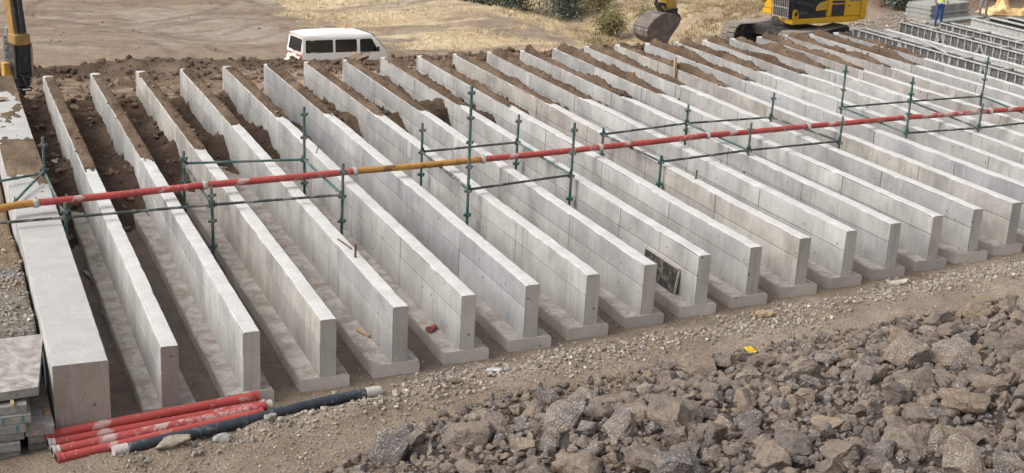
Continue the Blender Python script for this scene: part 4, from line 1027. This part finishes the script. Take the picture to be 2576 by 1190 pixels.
for k in range(5):
    y = yc-.33+k*.165; MB().prism([(6.1, -.66+zo), (6.1, -.56+zo), (5.72, -.63+zo), (5.72, -.66+zo)], 'y', y-.045, y+.045).build('tooth', mt['bucket'], bko)
for k, (x, z) in enumerate(((6.90, .12), (6.88, -.14), (6.72, -.33))):
    MB().tube([(x+.01, yc-.41, z+zo), (x+.01, yc+.41, z+zo)], .03, 8).build('wear_strip', mt['bucket'], bko)
for s in (-1, 1):
    MB().prism([(5.36, .28+zo), (5.36, .46+zo), (5.62, .66+zo), (5.95, .7+zo), (6.1, .58+zo), (5.8, .3+zo)], 'y', yc+s*.2-.025, yc+s*.2+.025).build('bucket_ear', mt['blackm'], bko)
c = MB(); c.tube([(6.62, yc, 4.1), (6.5, yc, 2.8)], .075, 12); c.tube([(6.5, yc, 2.8), (6.3, yc, 1.83)], .045, 12); c.bar((6.32, yc, 1.85), (5.75, yc, 1.78), .24, .09); c.bar((6.3, yc, 1.85), (5.95, yc, 1.43), .28, .08); c.build('bucket_linkage', mt['blackm'], exarm, True)
MB().tube([(5.5, yc-.27, 1.25), (5.5, yc+.27, 1.25)], .07, 14).build('bucket_pin', mt['rust'], exarm, True)
MB().box(5.45, 5.85, yc-.182, yc+.182, 1.28, 1.68).build('arm_tip', mt['blackm'], exarm, bevel=.02)
# machine with the breaker at the left, its body stands beyond the picture's edge
h2 = math.atan2(20.3-28.5, -.35+3.6)
L2 = math.hypot(20.3-28.5, -.35+3.6)
ex2, arm2 = excavator('yellow excavator arm with black hydraulic breaker at the upper left edge', Vector((-3.6, 28.5, float(H(-3.6, 28.5))*.0-1.0)), h2, h2,
    [(.25, 1.95), (2.9, 4.9), (5.4, 5.5), (7.9, 5.0)], [(8.05, 5.4), (8.0, 4.7), (8.45, 3.2), (L2-.05, 1.8)], 'breaker', False)
def a2(x, y, z): return (x, y, z)
xx = L2
cyl = MB(); cyl.tube([(8.55+.28, -.1, 4.6), (8.62+.3, -.1, 3.0)], .12, 14); cyl.box(8.7, 8.86, -.21, .01, 1.9, 3.1); cyl.tube([(8.92, -.1, 3.0), (L2+.24, -.1, 1.9)], .05, 12); cyl.build('arm_cylinder', mt['blackm'], arm2, True)
MB().bar((8.30, -.1, 4.4), (8.78, -.1, 3.1), .30, .05).bar((8.78, -.1, 3.1), (L2+.19, -.1, 1.88), .26, .05).build('cover_plate', mt['blackm'], arm2)
arm2.data.materials[0] = plain('brown_caked_yellow', (.34, .20, .06), .7, var=.25, scale=5, dirt=(.20, .14, .09), damt=.4)
MB().box(L2-.22, L2+.24, -.32, .12, 1.55, 1.85)  .build('yoke', arm2.data.materials[0], arm2, bevel=.03)
br = MB(); br.box(L2-.16, L2+.2, -.30, .10, .78, 1.72); bro = br.build('breaker', mt['blackm'], ex2, bevel=.03)
for s in (-.335, .135): MB().box(L2-.2, L2+.25, s-.02, s+.02, .66, 1.60).build('side_plate', mt['undc'] if s < 0 else mt['trackst'], bro, bevel=.008)
tl = MB(); tl.box(L2-.12, L2+.18, -.28, .08, .42, .78); tl.box(L2-.16, L2+.22, -.30, .10, .30, .40); tl.tube([(L2+.02, -.1, .42), (L2+.02, -.1, .06)], .085, 14); tl.build('tool_holder', mt['blackm'], bro, bevel=.02)
hs_ = MB()
for k in range(4): hs_.tube([(L2+.2, -.3+.05*k, .82-.03*k), (L2+.28, -.1, .70-.09*k), (L2+.22, .1, .78-.07*k)], .018, 8)
hs_.build('hose', mt['hose'], bro, True)
MB().box(L2+.226, L2+.232, -.18, .04, .34, .375).build('white_mark', mt['silver'], bro)
MB().box(L2+.25, L2+.256, -.2, .0, 2.9, 2.93).build('white_mark', mt['silver'], arm2)
br2 = MB(); br2.box(L2-.1, L2+.1, -.60, -.43, .72, 1.10); br2.box(L2-.06, L2+.06, -.46, -.33, .42, .82); br2.build('bracket', mt['yellowd'], bro, bevel=.02)
# spare bucket standing behind it
sb = thing('spare_bucket', 'grey ribbed digging bucket standing on end behind the breaker arm', 'bucket', (-.44, 23.2, float(H(-.44, 23.2)))); sb.scale = (1.1, 1.1, 1.15)
b = MB(); b.box(-.20, .20, 0, .05, 0, .95); b.build('back_plate', mt['steelgrey'], sb, bevel=.01)
for k in range(5):
    MB().prism([(-.02, .08+k*.17), (-.045, .1+k*.17), (-.045, .18+k*.17), (0, .21+k*.17), (0, .08+k*.17)], 'x', -.19, .19).build('wear_rib', mt['steelgrey'], sb, bevel=.006)
for s in (-1, 1):
    MB().prism([(0.05, 0), (.55, .1), (.62, .5), (.45, .85), (.05, .95)], 'x', s*.2-.012, s*.2+.012).build('side_plate', mt['steelgrey'], sb)
    MB().prism([(-.02, .9), (.1, .9), (.12, 1.05), (.02, 1.2), (-.08, 1.16), (-.06, 1.02)], 'x', s*.13-.025, s*.13+.025).build('hook', mt['clamp'], sb, bevel=.006)

# ================================================================== VAN
vz = -5.51
van = thing('minibus_van', 'white minibus van parked behind the berm on the lower ground', 'van', (13.24, 44.39, vz), R(11.6)); van.rotation_euler.y = R(1.6)
def van_top(x): return float(np.interp(x, [0, .12, .5, 1.5, 2.6, 3.35, 3.8, 4.05, 4.35, 4.6, 4.7], [1.80, 1.90, 1.955, 1.985, 1.99, 1.96, 1.84, 1.62, 1.28, 1.03, .80]))
def van_hw(x, z):
    w_ = np.interp(z, [.28, .5, 1.05, 1.68, 1.82, 2.0], [.80, .845, .85, .765, .70, .60])
    return float(w_*np.interp(x, [0, .08, .4, 4.1, 4.55, 4.7], [.95, .98, 1, 1, .96, .88]))
st = [0, .05, .15, .5, 1.2, 2.0, 2.8, 3.35, 3.6, 3.8, 3.95, 4.1, 4.3, 4.5, 4.62, 4.7]
V = []; m = 0
for x in st:
    zt = van_top(x); ring = []
    for z in (.28, .5, 1.05, 1.68, 1.82): zz = min(z, zt-.02-.01*(1.9-z)); ring.append((x-(.12*ss(.9, 1.9, zz) if x == 0 else 0)*-1 if x == 0 else x, van_hw(x, zz), zz))
    ring.append((ring[-1][0], van_hw(x, 1.95)*.75 if zt > 1.7 else van_hw(x, zt)*.85, zt-.012)); ring.append((ring[-1][0], 0, zt))
    full = ring+[(a, -b, c) for a, b, c in reversed(ring[:-1])]; V += full; m = len(full)
F = []; mi = []
for j in range(len(st)-1):
    for k in range(m): F.append((j*m+k, j*m+(k+1) % m, (j+1)*m+(k+1) % m, (j+1)*m+k))
F.append(tuple(range(m))); F.append(tuple((len(st)-1)*m+k for k in range(m)))
me = bpy.data.meshes.new('body'); me.from_pydata(V, [], F); me.materials.append(mt['white'])
bm = bmesh.new(); bm.from_mesh(me); bmesh.ops.recalc_face_normals(bm, faces=bm.faces); bm.to_mesh(me); bm.free(); me.shade_smooth(); me.set_sharp_from_angle(angle=R(32))
link(bpy.data.objects.new('body', me), van)
def rrect(x0, x1, z0, z1, r=.07, skew0=0, skew1=0):
    p = []
    for cx, cz, a0 in ((x1-r, z1-r, 0), (x0+r, z1-r, 90), (x0+r, z0+r, 180), (x1-r, z0+r, 270)):
        for k in range(4):
            a = R(a0+30*k); x = cx+r*math.cos(a); z = cz+r*math.sin(a); f = (z-z0)/(z1-z0); p.append((x+f*(skew1 if cx > (x0+x1)/2 else skew0), z))
    return p
def vplate(name, poly, mat, side, off, par, t=.012):
    vs = [(x, side*(van_hw(x, z)+off), z) for x, z in poly]+[(x, side*(van_hw(x, z)+off-t), z) for x, z in poly]; n = len(poly)
    return MB().add(vs, [tuple(range(n)), tuple(range(2*n-1, n-1, -1))]+[(k, (k+1) % n, n+(k+1) % n, n+k) for k in range(n)]).build(name, mat, par)
for s in (-1, 1):
    for a in (rrect(.20, 1.64, 1.03, 1.63), rrect(1.76, 2.93, 1.03, 1.63), rrect(3.10, 4.14, 1.0, 1.63, .07, 0, -.38)):
        wq = vplate('side_window', a, mt['black'], s, .006, van)
        cx = sum(p[0] for p in a)/len(a); cz = sum(p[1] for p in a)/len(a)
        vplate('pane', [(cx+(x-cx)*.955, cz+(z-cz)*.90) for x, z in a], mt['glass'], s, .010, wq)
    vplate('roof_gutter', [(.1, 1.685), (3.72, 1.685), (3.72, 1.705), (.1, 1.705)], mt['whitedirty'], s, .018, van, .03)
    d = vplate('front_door', [(3.02, .42), (3.035, .42), (3.035, 1.67), (3.02, 1.67)], mt['black'], s, .002, van, .006)
    vplate('handle', [(3.10, .93), (3.25, .93), (3.25, .97), (3.10, .97)], mt['black'], s, .02, d, .02)
    vplate('door_sticker', [(3.28, .80), (3.68, .80), (3.68, 1.0), (3.28, 1.0)], mt['silver'], s, .003, d, .003)
    for z, w_ in ((.97, .18), (.83, .26)): vplate('door_lettering', [(3.32, z-.012), (3.32+w_, z-.012), (3.32+w_, z+.012), (3.32, z+.012)], mt['navy'], s, .005, d, .003)
    vplate('door_logo', rrect(3.57, 3.65, .93, .99, .025), mt['navy'], s, .005, d, .003)
    vplate('rub_strip', [(.1, .60), (4.4, .60), (4.4, .65), (.1, .65)], mt['black'], s, .012, van, .014)
    MB().bar((4.02, s*.84, 1.12), (4.02, s*1.0, 1.15), .05, .05).add([(3.96, s*.96, 1.04), (4.04, s*.96, 1.04), (4.04, s*1.10, 1.04), (3.96, s*1.10, 1.04), (3.96, s*.96, 1.27), (4.04, s*.96, 1.27), (4.04, s*1.10, 1.27), (3.96, s*1.10, 1.27)], [(3, 2, 1, 0), (4, 5, 6, 7), (0, 1, 5, 4), (1, 2, 6, 5), (2, 3, 7, 6), (3, 0, 4, 7)]).build('mirror', mt['black'], van, bevel=.012)
    for x in (.95, 3.75):
        wh = MB().tube([(x, s*.62, .32), (x, s*.62+s*.17, .32)], .32, 24).build('wheel', mt['tyre'], van, True)
        MB().tube([(x, s*.795, .32), (x, s*.81, .32)], .19, 18).build('rim', mt['clamp'], wh, True)
    MB().box(4.60, 4.70, s*.55-.14, s*.55+.14, .62, .80).build('headlight', mt['silver'], van, bevel=.02)
    MB().box(-.012, .04, s*.76-.05, s*.76+.05, .74, .92).build('tail_light', mt['redlens'], van, bevel=.01)
def rplate(name, poly, mat, par, off=.012):
    xo = lambda z: .12*float(ss(.9, 1.9, z))
    vs = [(xo(z)-off, y, z) for y, z in poly]+[(xo(z)-off+.02, y, z) for y, z in poly]; n = len(poly)
    return MB().add(vs, [tuple(range(n)), tuple(range(2*n-1, n-1, -1))]+[(k, (k+1) % n, n+(k+1) % n, n+k) for k in range(n)]).build(name, mat, par)
rd = rplate('tailgate', rrect(-.72, .72, .62, 1.78, .06), mt['whitedirty'], van, .004)
rplate('rear_window', rrect(-.62, .62, 1.08, 1.66, .07), mt['glass'], rd, .012)
rplate('reflector_strip', [(-.7, .86), (-.25, .86), (-.25, .93), (-.7, .93)], mt['redlens'], rd, .012); rplate('reflector_strip', [(.25, .86), (.7, .86), (.7, .93), (.25, .93)], mt['redlens'], rd, .012)
rplate('number_plate', [(-.2, .74), (.24, .74), (.24, .86), (-.2, .86)], mt['silver'], rd, .014)
MB().bar((-.03, -.1, 1.06), (-.03, .25, 1.14), .02, .02).build('wiper', mt['black'], rd)
MB().box(-.12, .02, -.82, .82, .30, .52).build('rear_bumper', mt['white'], van, bevel=.03); MB().box(4.58, 4.76, -.82, .82, .28, .52).build('front_bumper', mt['white'], van, bevel=.03)
ws = MB(); ws.add([(3.86, -.60, 1.80), (3.86, .60, 1.80), (4.47, .74, 1.16), (4.47, -.74, 1.16), (3.82, -.60, 1.78), (3.82, .60, 1.78), (4.43, .74, 1.14), (4.43, -.74, 1.14)], [(0, 1, 2, 3), (7, 6, 5, 4), (0, 4, 5, 1), (1, 5, 6, 2), (2, 6, 7, 3), (3, 7, 4, 0)]); o = ws.build('windscreen', mt['glass'], van); o.location = (.035, 0, .035)
MB().tube([(2.9, .35, 1.97), (2.9, .35, 2.05)], .06, 12).build('roof_beacon', mt['orange'], van, True)

# ================================================================== SHUTTERED WALLS AT THE RIGHT
def rib_mesh(h):
    b = MB(); b.box(-.055, -.012, -.022, .022, .02, h-.02); o = b.build('rib', mt['formst']); me = o.data; bpy.data.objects.remove(o); return me
RIB = rib_mesh(.93)
def formwork(x0, x1, y0, y1, label, skin, ribs=True, step=.37, zt=.03, seed=0):
    t = thing('wall_shutter', label, 'formwork', (x0, y0, HB)); r = random.Random(seed); h = zt-HB; L = y1-y0; W = x1-x0
    for s, x in ((0, 0), (1, W)):
        MB().box(x-.010, x+.010, 0, L, 0, h-.03).build('skin', skin, t)
        sg = -1 if s == 0 else 1
        MB().box(min(x, x+sg*.075), max(x, x+sg*.075), 0, L, h-.029, h+.012).build('top_rail', mt['formst'], t, bevel=.004)
        MB().box(min(x+sg*.011, x+sg*.07), max(x+sg*.011, x+sg*.07), 0, L, .0, .03).build('bottom_rail', mt['formst'], t)
    if ribs:
        n = int(L/step)
        for k in range(n+1):
            o = bpy.data.objects.new('rib', RIB); link(o, t); o.location = (0, .03+k*(L-.06)/n, 0); o.scale = (1, 1, h/.96)
            if r.random() < .12:
                q = bpy.data.objects.new('rib', RIB); link(q, t); q.location = (0, .03+k*(L-.06)/n+.07, 0); q.scale = (1, 1.3, h/.96)
        for k in range(int(L/2.2)):
            y = .9+k*2.2+r.uniform(-.3, .3)
            MB().bar((-.05, y, .45), (-.07, y+.25, h-.06), .04, .05).build('brace', mt['formst'], t)
            MB().bar((-.09, y-.6, h*.58), (-.09, y+.7, h*.52), .035, .06).build('waler', mt['formst'], t)
            cl = MB(); cl.box(-.13, -.05, y+.3, y+.42, h-.32, h-.28); cl.tube([(-.09, y+.36, h-.42), (-.09, y+.36, h-.2)], .02, 8); cl.build('tie_clamp', mt['formst'], t)
    if W > .3:
        for k in range(int(L/1.9)):
            y = .7+k*1.9; MB().bar((-.03, y, h+.026), (W+.03, y+.02, h+.026), .10, .025).build('spacer_board', mt['oldwood'] if k % 2 else mt['formst'], t)
        MB().box(.02, W-.02, .02, L-.02, .0, .55).build('wet_concrete', mt['conc'], t)
    return t
formwork(28.98, 29.42, 12.5, 22.85, 'steel ribbed shutter row nearest the scaffold, beside the bare walls', mt['formskin'], seed=1)
formwork(32.05, 32.48, 14, 24.0, 'steel ribbed shutter row behind the single bare wall, boards across its top', mt['formskin'], seed=2)
formwork(33.70, 34.15, 15, 23.6, 'steel ribbed shutter row in front of the worker in blue', mt['formskin'], seed=3)
formwork(36.00, 36.06, 17, 24.5, 'single grey cement caked shutter behind the three ribbed rows', mt['formst'], ribs=False, seed=4)
formwork(37.05, 37.11, 18, 24.6, 'black shutter face, nearer of the two black ones', mt['formblk'], ribs=False, seed=5)
formwork(38.00, 38.06, 19, 24.6, 'black shutter face at far right, farther of the two', mt['formblk'], ribs=False, seed=6)
def plain_wall(x, y0, y1, label, top=0.):
    wl = thing('concrete_fin', label, 'concrete wall', (x, y0, HB), 0, 'thin parallel concrete walls')
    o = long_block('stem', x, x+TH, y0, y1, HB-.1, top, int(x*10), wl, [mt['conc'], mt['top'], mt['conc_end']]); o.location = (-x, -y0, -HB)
    y = y0
    while y < y1-.1:
        L = min(3., y1-y-.004)
        for z, h in ((HB, .53), (HB+.54, -.07-(HB+.54)+top)): o = panel(wl, x-.01, y, z, L-.01, round(h, 3)); o.location = o.location-Vector((x, y0, HB))
        y += 3
plain_wall(30.2, 4.8, 22.7, 'thin bare concrete wall standing between two ribbed shutter rows')
plain_wall(34.62, 8, 23.4, 'low bare concrete wall right behind the third ribbed shutter row', -.06)
o = MB().tube([(0, 0, 0), (-.8, -2.5, -.02)], .03, 10).build('steel_prop', mt['formst'], None, True); o.location = (29.75, 20.2, .09); tag(o, 'long grey steel tube lying across the nearest shutter row', 'steel tube')
o = MB().box(0, .55, -.12, .12, 0, .12).build('end_block', mt['formst'], None, bevel=.01); o.location = (28.95, 23.0, -.08); o.location.z = -.1; tag(o, 'pale concrete block closing the end of nearest shutter row', 'block')
MB().box(.02, .53, -.1, .1, -.95, -.001).build('stand', mt['formskin'], o)
plank('clamp_pile', (31.0, 17.0, .0), (30.98, 16.6, .02), .05, .03, mt['clamp'], 'steel clamp lying on the single bare wall', 'clamp')

# slabs stacked behind
zz = float(H(39.5, 29.8))-.02
sdir = R(18)
base = Vector((38.05, 29.3, zz))
names = ['bottom', 'second', 'third', 'fourth', 'fifth', 'sixth', 'seventh', 'top']
for k in range(8):
    r = random.Random(50+k); wide = k < 2
    o = MB().box(0, 3.2+(.35 if wide else 0)+r.uniform(-.08, .08), -(.55 if wide else 0)+r.uniform(-.05, .05), 1.25+r.uniform(-.05, .05), 0, .098).build('shutter_board', mt['slab'], None, bevel=.008)
    o.location = base+Vector((r.uniform(-.06, .06), r.uniform(-.04, .04), k*.101)); o.rotation_euler = (0, 0, sdir+r.uniform(-.02, .02)); tag(o, 'large grey shutter board behind the worker in blue, %s of its stack counted upwards' % names[k], 'shutter board', 'grey boards stacked behind the workers')

# ================================================================== WORKERS
def person(label, loc, rz, trouser, hands, pose):
    t = thing('person', label, 'person', loc, rz)
    J = {}; E_ = []; Rr = []
    vs = []
    def v(p, r, par=None):
        vs.append(p); Rr.append(r)
        if par is not None: E_.append((par, len(vs)-1))
        return len(vs)-1
    pel = v((0, 0, .95), (.155, .125)); ab = v((0, -.01, 1.10), (.145, .11), pel); ch = v((0, -.015, 1.32), (.165, .12), ab); sh = v((0, 0, 1.45), (.12, .09), ch); nk = v((0, .01, 1.54), .052, sh); hd0 = v((0, .03, 1.62), (.075, .085), nk); hd = v((0, .035, 1.70), (.08, .095), hd0); v((0, .025, 1.79), (.055, .065), hd)
    for s in (-1, 1):
        dx = pose.get('step', .02)*s
        hp = v((s*.095, 0, .88), (.095, .10), pel); kn = v((s*.115, .015+dx, .50), .07, hp); an = v((s*.125, -.02+dx, .11), .055, kn); fo = v((s*.13, .03+dx, .05), .048, an); v((s*.135, .17+dx, .035), .04, fo)
        sj = v((s*.185, 0, 1.42), .068, sh); el = pose['elbow'][0 if s < 0 else 1]; wr = pose['wrist'][0 if s < 0 else 1]
        e1 = v((s*el[0], el[1], el[2]), .048, sj); w1 = v((s*wr[0], wr[1], wr[2]), .034, e1)
        d = (Vector((s*wr[0], wr[1], wr[2]))-Vector((s*el[0], el[1], el[2]))).normalized(); p = Vector((s*wr[0], wr[1], wr[2])); pm = p+d*.07
        pa = v(tuple(pm), (.034, .026), w1); sd = d.cross(Vector((s, 0, 0)));  sd = sd.normalized() if sd.length > .1 else Vector((0, 1, 0))
        for f in range(4):
            q = pm+sd*(.024-.016*f)+d*.02; a = v(tuple(q), .0105, pa); b_ = v(tuple(q+d*(.035+.006*(1-abs(f-1)))+Vector((-s*.008, 0, 0))), .009, a); v(tuple(q+d*(.06+.01*(1-abs(f-1)))+Vector((-s*.026, 0, 0))), .008, b_)
        a = v(tuple(p+d*.03+sd*.035), .011, pa); v(tuple(p+d*.07+sd*.055), .009, a)
    me = bpy.data.meshes.new('body'); me.from_pydata(vs, E_, []); o = bpy.data.objects.new('body', me); link(o, t)
    md = o.modifiers.new('skin', 'SKIN'); md.use_smooth_shade = True
    for k, r in enumerate(Rr): me.skin_vertices[0].data[k].radius = r if isinstance(r, tuple) else (r, r)
    me.skin_vertices[0].data[0].use_root = True
    o.modifiers.new('sub', 'SUBSURF').levels = 1
    dg = bpy.context.evaluated_depsgraph_get(); nm = bpy.data.meshes.new_from_object(o.evaluated_get(dg)); o.modifiers.clear(); o.data = nm
    nm.materials.clear()
    for m in (trouser, mt['hivis'], mt['reflect'], mt['skin'], hands, mt['black']): nm.materials.append(m)
    for p in nm.polygons:
        c = p.center; x, y, z = c; k = 0
        far_arm = abs(x) > .20
        if z < .09: k = 5
        elif z > 1.50: k = 3
        elif abs(x) > .17 and z > .6 and not (z > 1.3 and abs(x) < .22):
            k = 1 if z > 1.15 else 4
        elif z > 1.0: k = 2 if 1.03 < z < 1.09 or 1.22 < z < 1.28 else 1
        p.material_index = k
    nm.shade_smooth()
    # face, helmet
    hb_ = MB(); hb_.tube([(0, .02, 1.72), (0, .02, 1.80), (0, .02, 1.86), (0, .02, 1.885)], [.118, .112, .075, .02], 18); hb_.tube([(0, .03, 1.715), (0, .03, 1.725)], .135, 18); hb_.build('helmet', mt['helmet'], t, True)
    nf = MB(); nf.tube([(0, .115, 1.68), (0, .138, 1.645), (0, .118, 1.635)], [.01, .015, .012], 8); nf.build('nose', mt['skin'], t, True)
    for s in (-1, 1): MB().tube([(s*.032, .11, 1.685), (s*.032, .122, 1.685)], .012, 10).build('eye', mt['black'], t, True); MB().tube([(s*.088, .02, 1.66), (s*.098, .01, 1.68)], [.018, .022], 8).build('ear', mt['skin'], t, True)
    MB().bar((-.025, .122, 1.605), (.025, .122, 1.605), .008, .008).build('mouth', mt['rust'], t)
    vt = MB()
    return t
w1 = person('worker in blue trousers and yellow hi-vis vest standing before the grey boards', (38.05, 28.75, float(H(38.05, 28.75))-.01), R(150), mt['bluecloth'], mt['skin'],
       {'elbow': [(.27, .02, 1.16), (.27, .02, 1.16)], 'wrist': [(.25, .16, .98), (.24, .18, 1.0)], 'step': .035})
w2 = person('worker in grey trousers with red gloves at the end of the grey boards', (42.1, 30.5, float(H(42.1, 30.5))-.01), R(120), mt['greycloth'], mt['redglove'],
       {'elbow': [(.28, .06, 1.17), (.28, .0, 1.16)], 'wrist': [(.30, .22, .99), (.29, .06, .88)], 'step': .06})
# ================================================================== TARPAULIN
n = 60; u, v_ = np.meshgrid(np.linspace(-1, 1, n), np.linspace(-1, 1, n)); u = u.ravel(); v_ = v_.ravel()
x = u*1.75+.25*fbm(u*3, v_*3, 150, 2); y = v_*.62+.2*fbm(u*3+5, v_*3, 151, 2)
z = .14+.30*np.abs(fbm(u*3.2, v_*2.6, 152, 4))+.12*fbm(u*9, v_*9, 153, 2)+1.05*np.exp(-((u+.42)/.11)**2-((v_-.2)/.5)**2)*(1-.3*np.abs(v_))+.95*np.exp(-((u-.72)/.17)**2-((v_-.4)/.4)**2)
z *= ss(1.05, .8, np.maximum(np.abs(u), np.abs(v_)))*.96+.04
ii = (np.arange(n-1)[:, None]*n+np.arange(n-1)[None]).ravel()
o = mesh_np('plastic_sheet', np.stack([x, y, z], 1), np.stack([ii, ii+1, ii+1+n, ii+n], 1), mt['tarp'], None, True); o.location = (44.9, 31.35, float(H(44.7, 31.2))-.03); o.rotation_euler = (0, 0, R(-8)); tag(o, 'crumpled orange plastic sheet heaped on the ground at the far right', 'plastic sheet')
md = o.modifiers.new('thickness', 'SOLIDIFY'); md.thickness = .01
plank('red_can', (43.6, 29.2, float(H(43.6, 29.2))+.1), (43.95, 29.2, float(H(43.6, 29.2))+.1), .2, .2, mt['red'], 'small red container at the right edge near the black shutters', 'container')
# ================================================================== SHRUBS
def shrub(x, y, h, wd, n, mat, label, seed, leaf=.07, z=None, stems=9):
    r = np.random.default_rng(seed); z = float(H(x, y)) if z is None else z
    t = thing('shrub', label, 'shrub', (x, y, z)); b = MB(); tips = []
    for k in range(stems):
        a = r.uniform(0, 6.28); rr_ = wd*.5*r.uniform(.2, .9); top = Vector((math.cos(a)*rr_, math.sin(a)*rr_, h*r.uniform(.55, .95)))
        mid = Vector((top.x*.35, top.y*.35, top.z*.5)); b.tube([(0, 0, -.05), mid, top], [.03, .018, .006], 5)
        for q in range(3):
            s = mid.lerp(top, r.uniform(.1, .9)); e = s+Vector((r.normal(0, wd*.14), r.normal(0, wd*.14), abs(r.normal(0, h*.14)))); b.tube([s, e], [.01, .004], 4); tips.append(e)
        tips.append(top)
    b.build('stems', mt['bark'], t)
    tips = np.array([tuple(p) for p in tips]); c = tips[r.integers(0, len(tips), n)]+r.normal(0, 1, (n, 3))*np.array([wd*.10, wd*.10, h*.11]); c[:, 2] = np.where(r.uniform(0, 1, n) < .35, c[:, 2]*r.uniform(.15, .8, n), c[:, 2]); c[:, 2] = np.clip(c[:, 2], .03, None)
    d1 = r.normal(size=(n, 3)); d1 /= np.linalg.norm(d1, axis=1)[:, None]; d2 = np.cross(d1, r.normal(size=(n, 3))); d2 /= np.linalg.norm(d2, axis=1)[:, None]
    L = leaf*r.uniform(.6, 1.5, n)[:, None]; Wd = L*.45
    V = np.stack([c-d1*L, c+d2*Wd, c+d1*L, c-d2*Wd], 1).reshape(-1, 3); cc = np.repeat(r.uniform(0, 1, (n, 1)), 4, 0)*np.ones((1, 3))
    o = mesh_np('foliage', V, np.arange(4*n).reshape(n, 4), mat, t, False, colors=cc); return t
shrub(31.2, 66.5, 2.9, 3.4, 5200, mt['leafg'], 'tall grey-green shrub behind the grass mound, leftmost of the row', 1, .10)
shrub(34.0, 65.0, 3.0, 3.8, 6000, mt['leafg'], 'dense dark grey-green shrub, middle of the row behind the mound', 2, .10)
shrub(36.3, 63.0, 2.4, 3.2, 4200, mt['leafg'], 'grey-green shrub at the right end of the row behind the mound', 3, .09)
shrub(29.3, 68.5, 2.2, 3.0, 3000, mt['leafo'], 'olive shrub at the top picture edge above the grass mound', 4, .09)
shrub(38.3, 61.8, 1.8, 2.6, 2000, mt['leafo'], 'thin olive brown shrub right of the dark shrubs', 5, .07)
shrub(35.9, 55.0, 1.7, 2.3, 3000, mt['leafo'], 'rounded olive shrub alone in the straw left of the bucket', 6, .07)
shrub(37.9, 53.8, 1.3, 2.2, 1500, mt['leafo'], 'low olive brown shrub just left of the excavator bucket', 7, .06)
shrub(39.6, 33.2, 1.5, 1.7, 2200, mt['leafg'], 'green leafy shrub on the bank beside the grey boards', 8, .09)
shrub(45.9, 34.6, 1.6, 1.9, 2200, mt['leafg'], 'green shrub behind the orange plastic sheet', 9, .09)
# ================================================================== DRY GRASS
gr = np.random.default_rng(77)
n = 110000; x = gr.uniform(15, 62, n); y = gr.uniform(26, 74, n); k = gr.uniform(0, 1, n) < grass_mask(x, y)*(.35+.9*np.clip(fbm(x*.5, y*.5, 160, 3)+.4, 0, 1)); x = x[k]; y = y[k]; n = len(x)
z = H(x, y); hgt = (.07+.16*gr.uniform(0, 1, n)**1.5)*(.8+1.0*np.clip(fbm(x*.3, y*.3, 161, 2)+.2, 0, 1))*np.where(x > 37, 1.5, 1)
nb = 4; a = gr.uniform(0, 6.28, (n, nb)); base = np.stack([x, y, z-.02], 1)[:, None, :]+np.stack([gr.normal(0, .09, (n, nb)), gr.normal(0, .09, (n, nb)), np.zeros((n, nb))], 2)
wv2 = np.stack([np.cos(a), np.sin(a), np.zeros_like(a)], 2)*.020; lean = np.stack([gr.normal(0, .35, (n, nb)), gr.normal(0, .35, (n, nb)), np.ones((n, nb))], 2)*(hgt[:, None]*gr.uniform(.6, 1.2, (n, nb)))[:, :, None]
V = np.stack([base-wv2, base+wv2, base+lean], 2).reshape(-1, 3); cc = np.repeat(np.clip(gr.normal(.62, .24, (n*nb, 1))+np.repeat(fbm(x*.4, y*.4, 162, 3)*.6-.5*np.maximum(ss(46, 42, y), ss(31, 34, x)*ss(56, 49, y))-.3*ss(36, 39, x), nb)[:, None], 0, 1), 3, 0)*np.ones((1, 3))
o = mesh_np('dry_grass', V, np.arange(len(V)).reshape(-1, 3), mt['straw'], None, False, colors=cc); tag(o, 'dry golden grass covering the lower field', 'dry grass', kind='stuff')
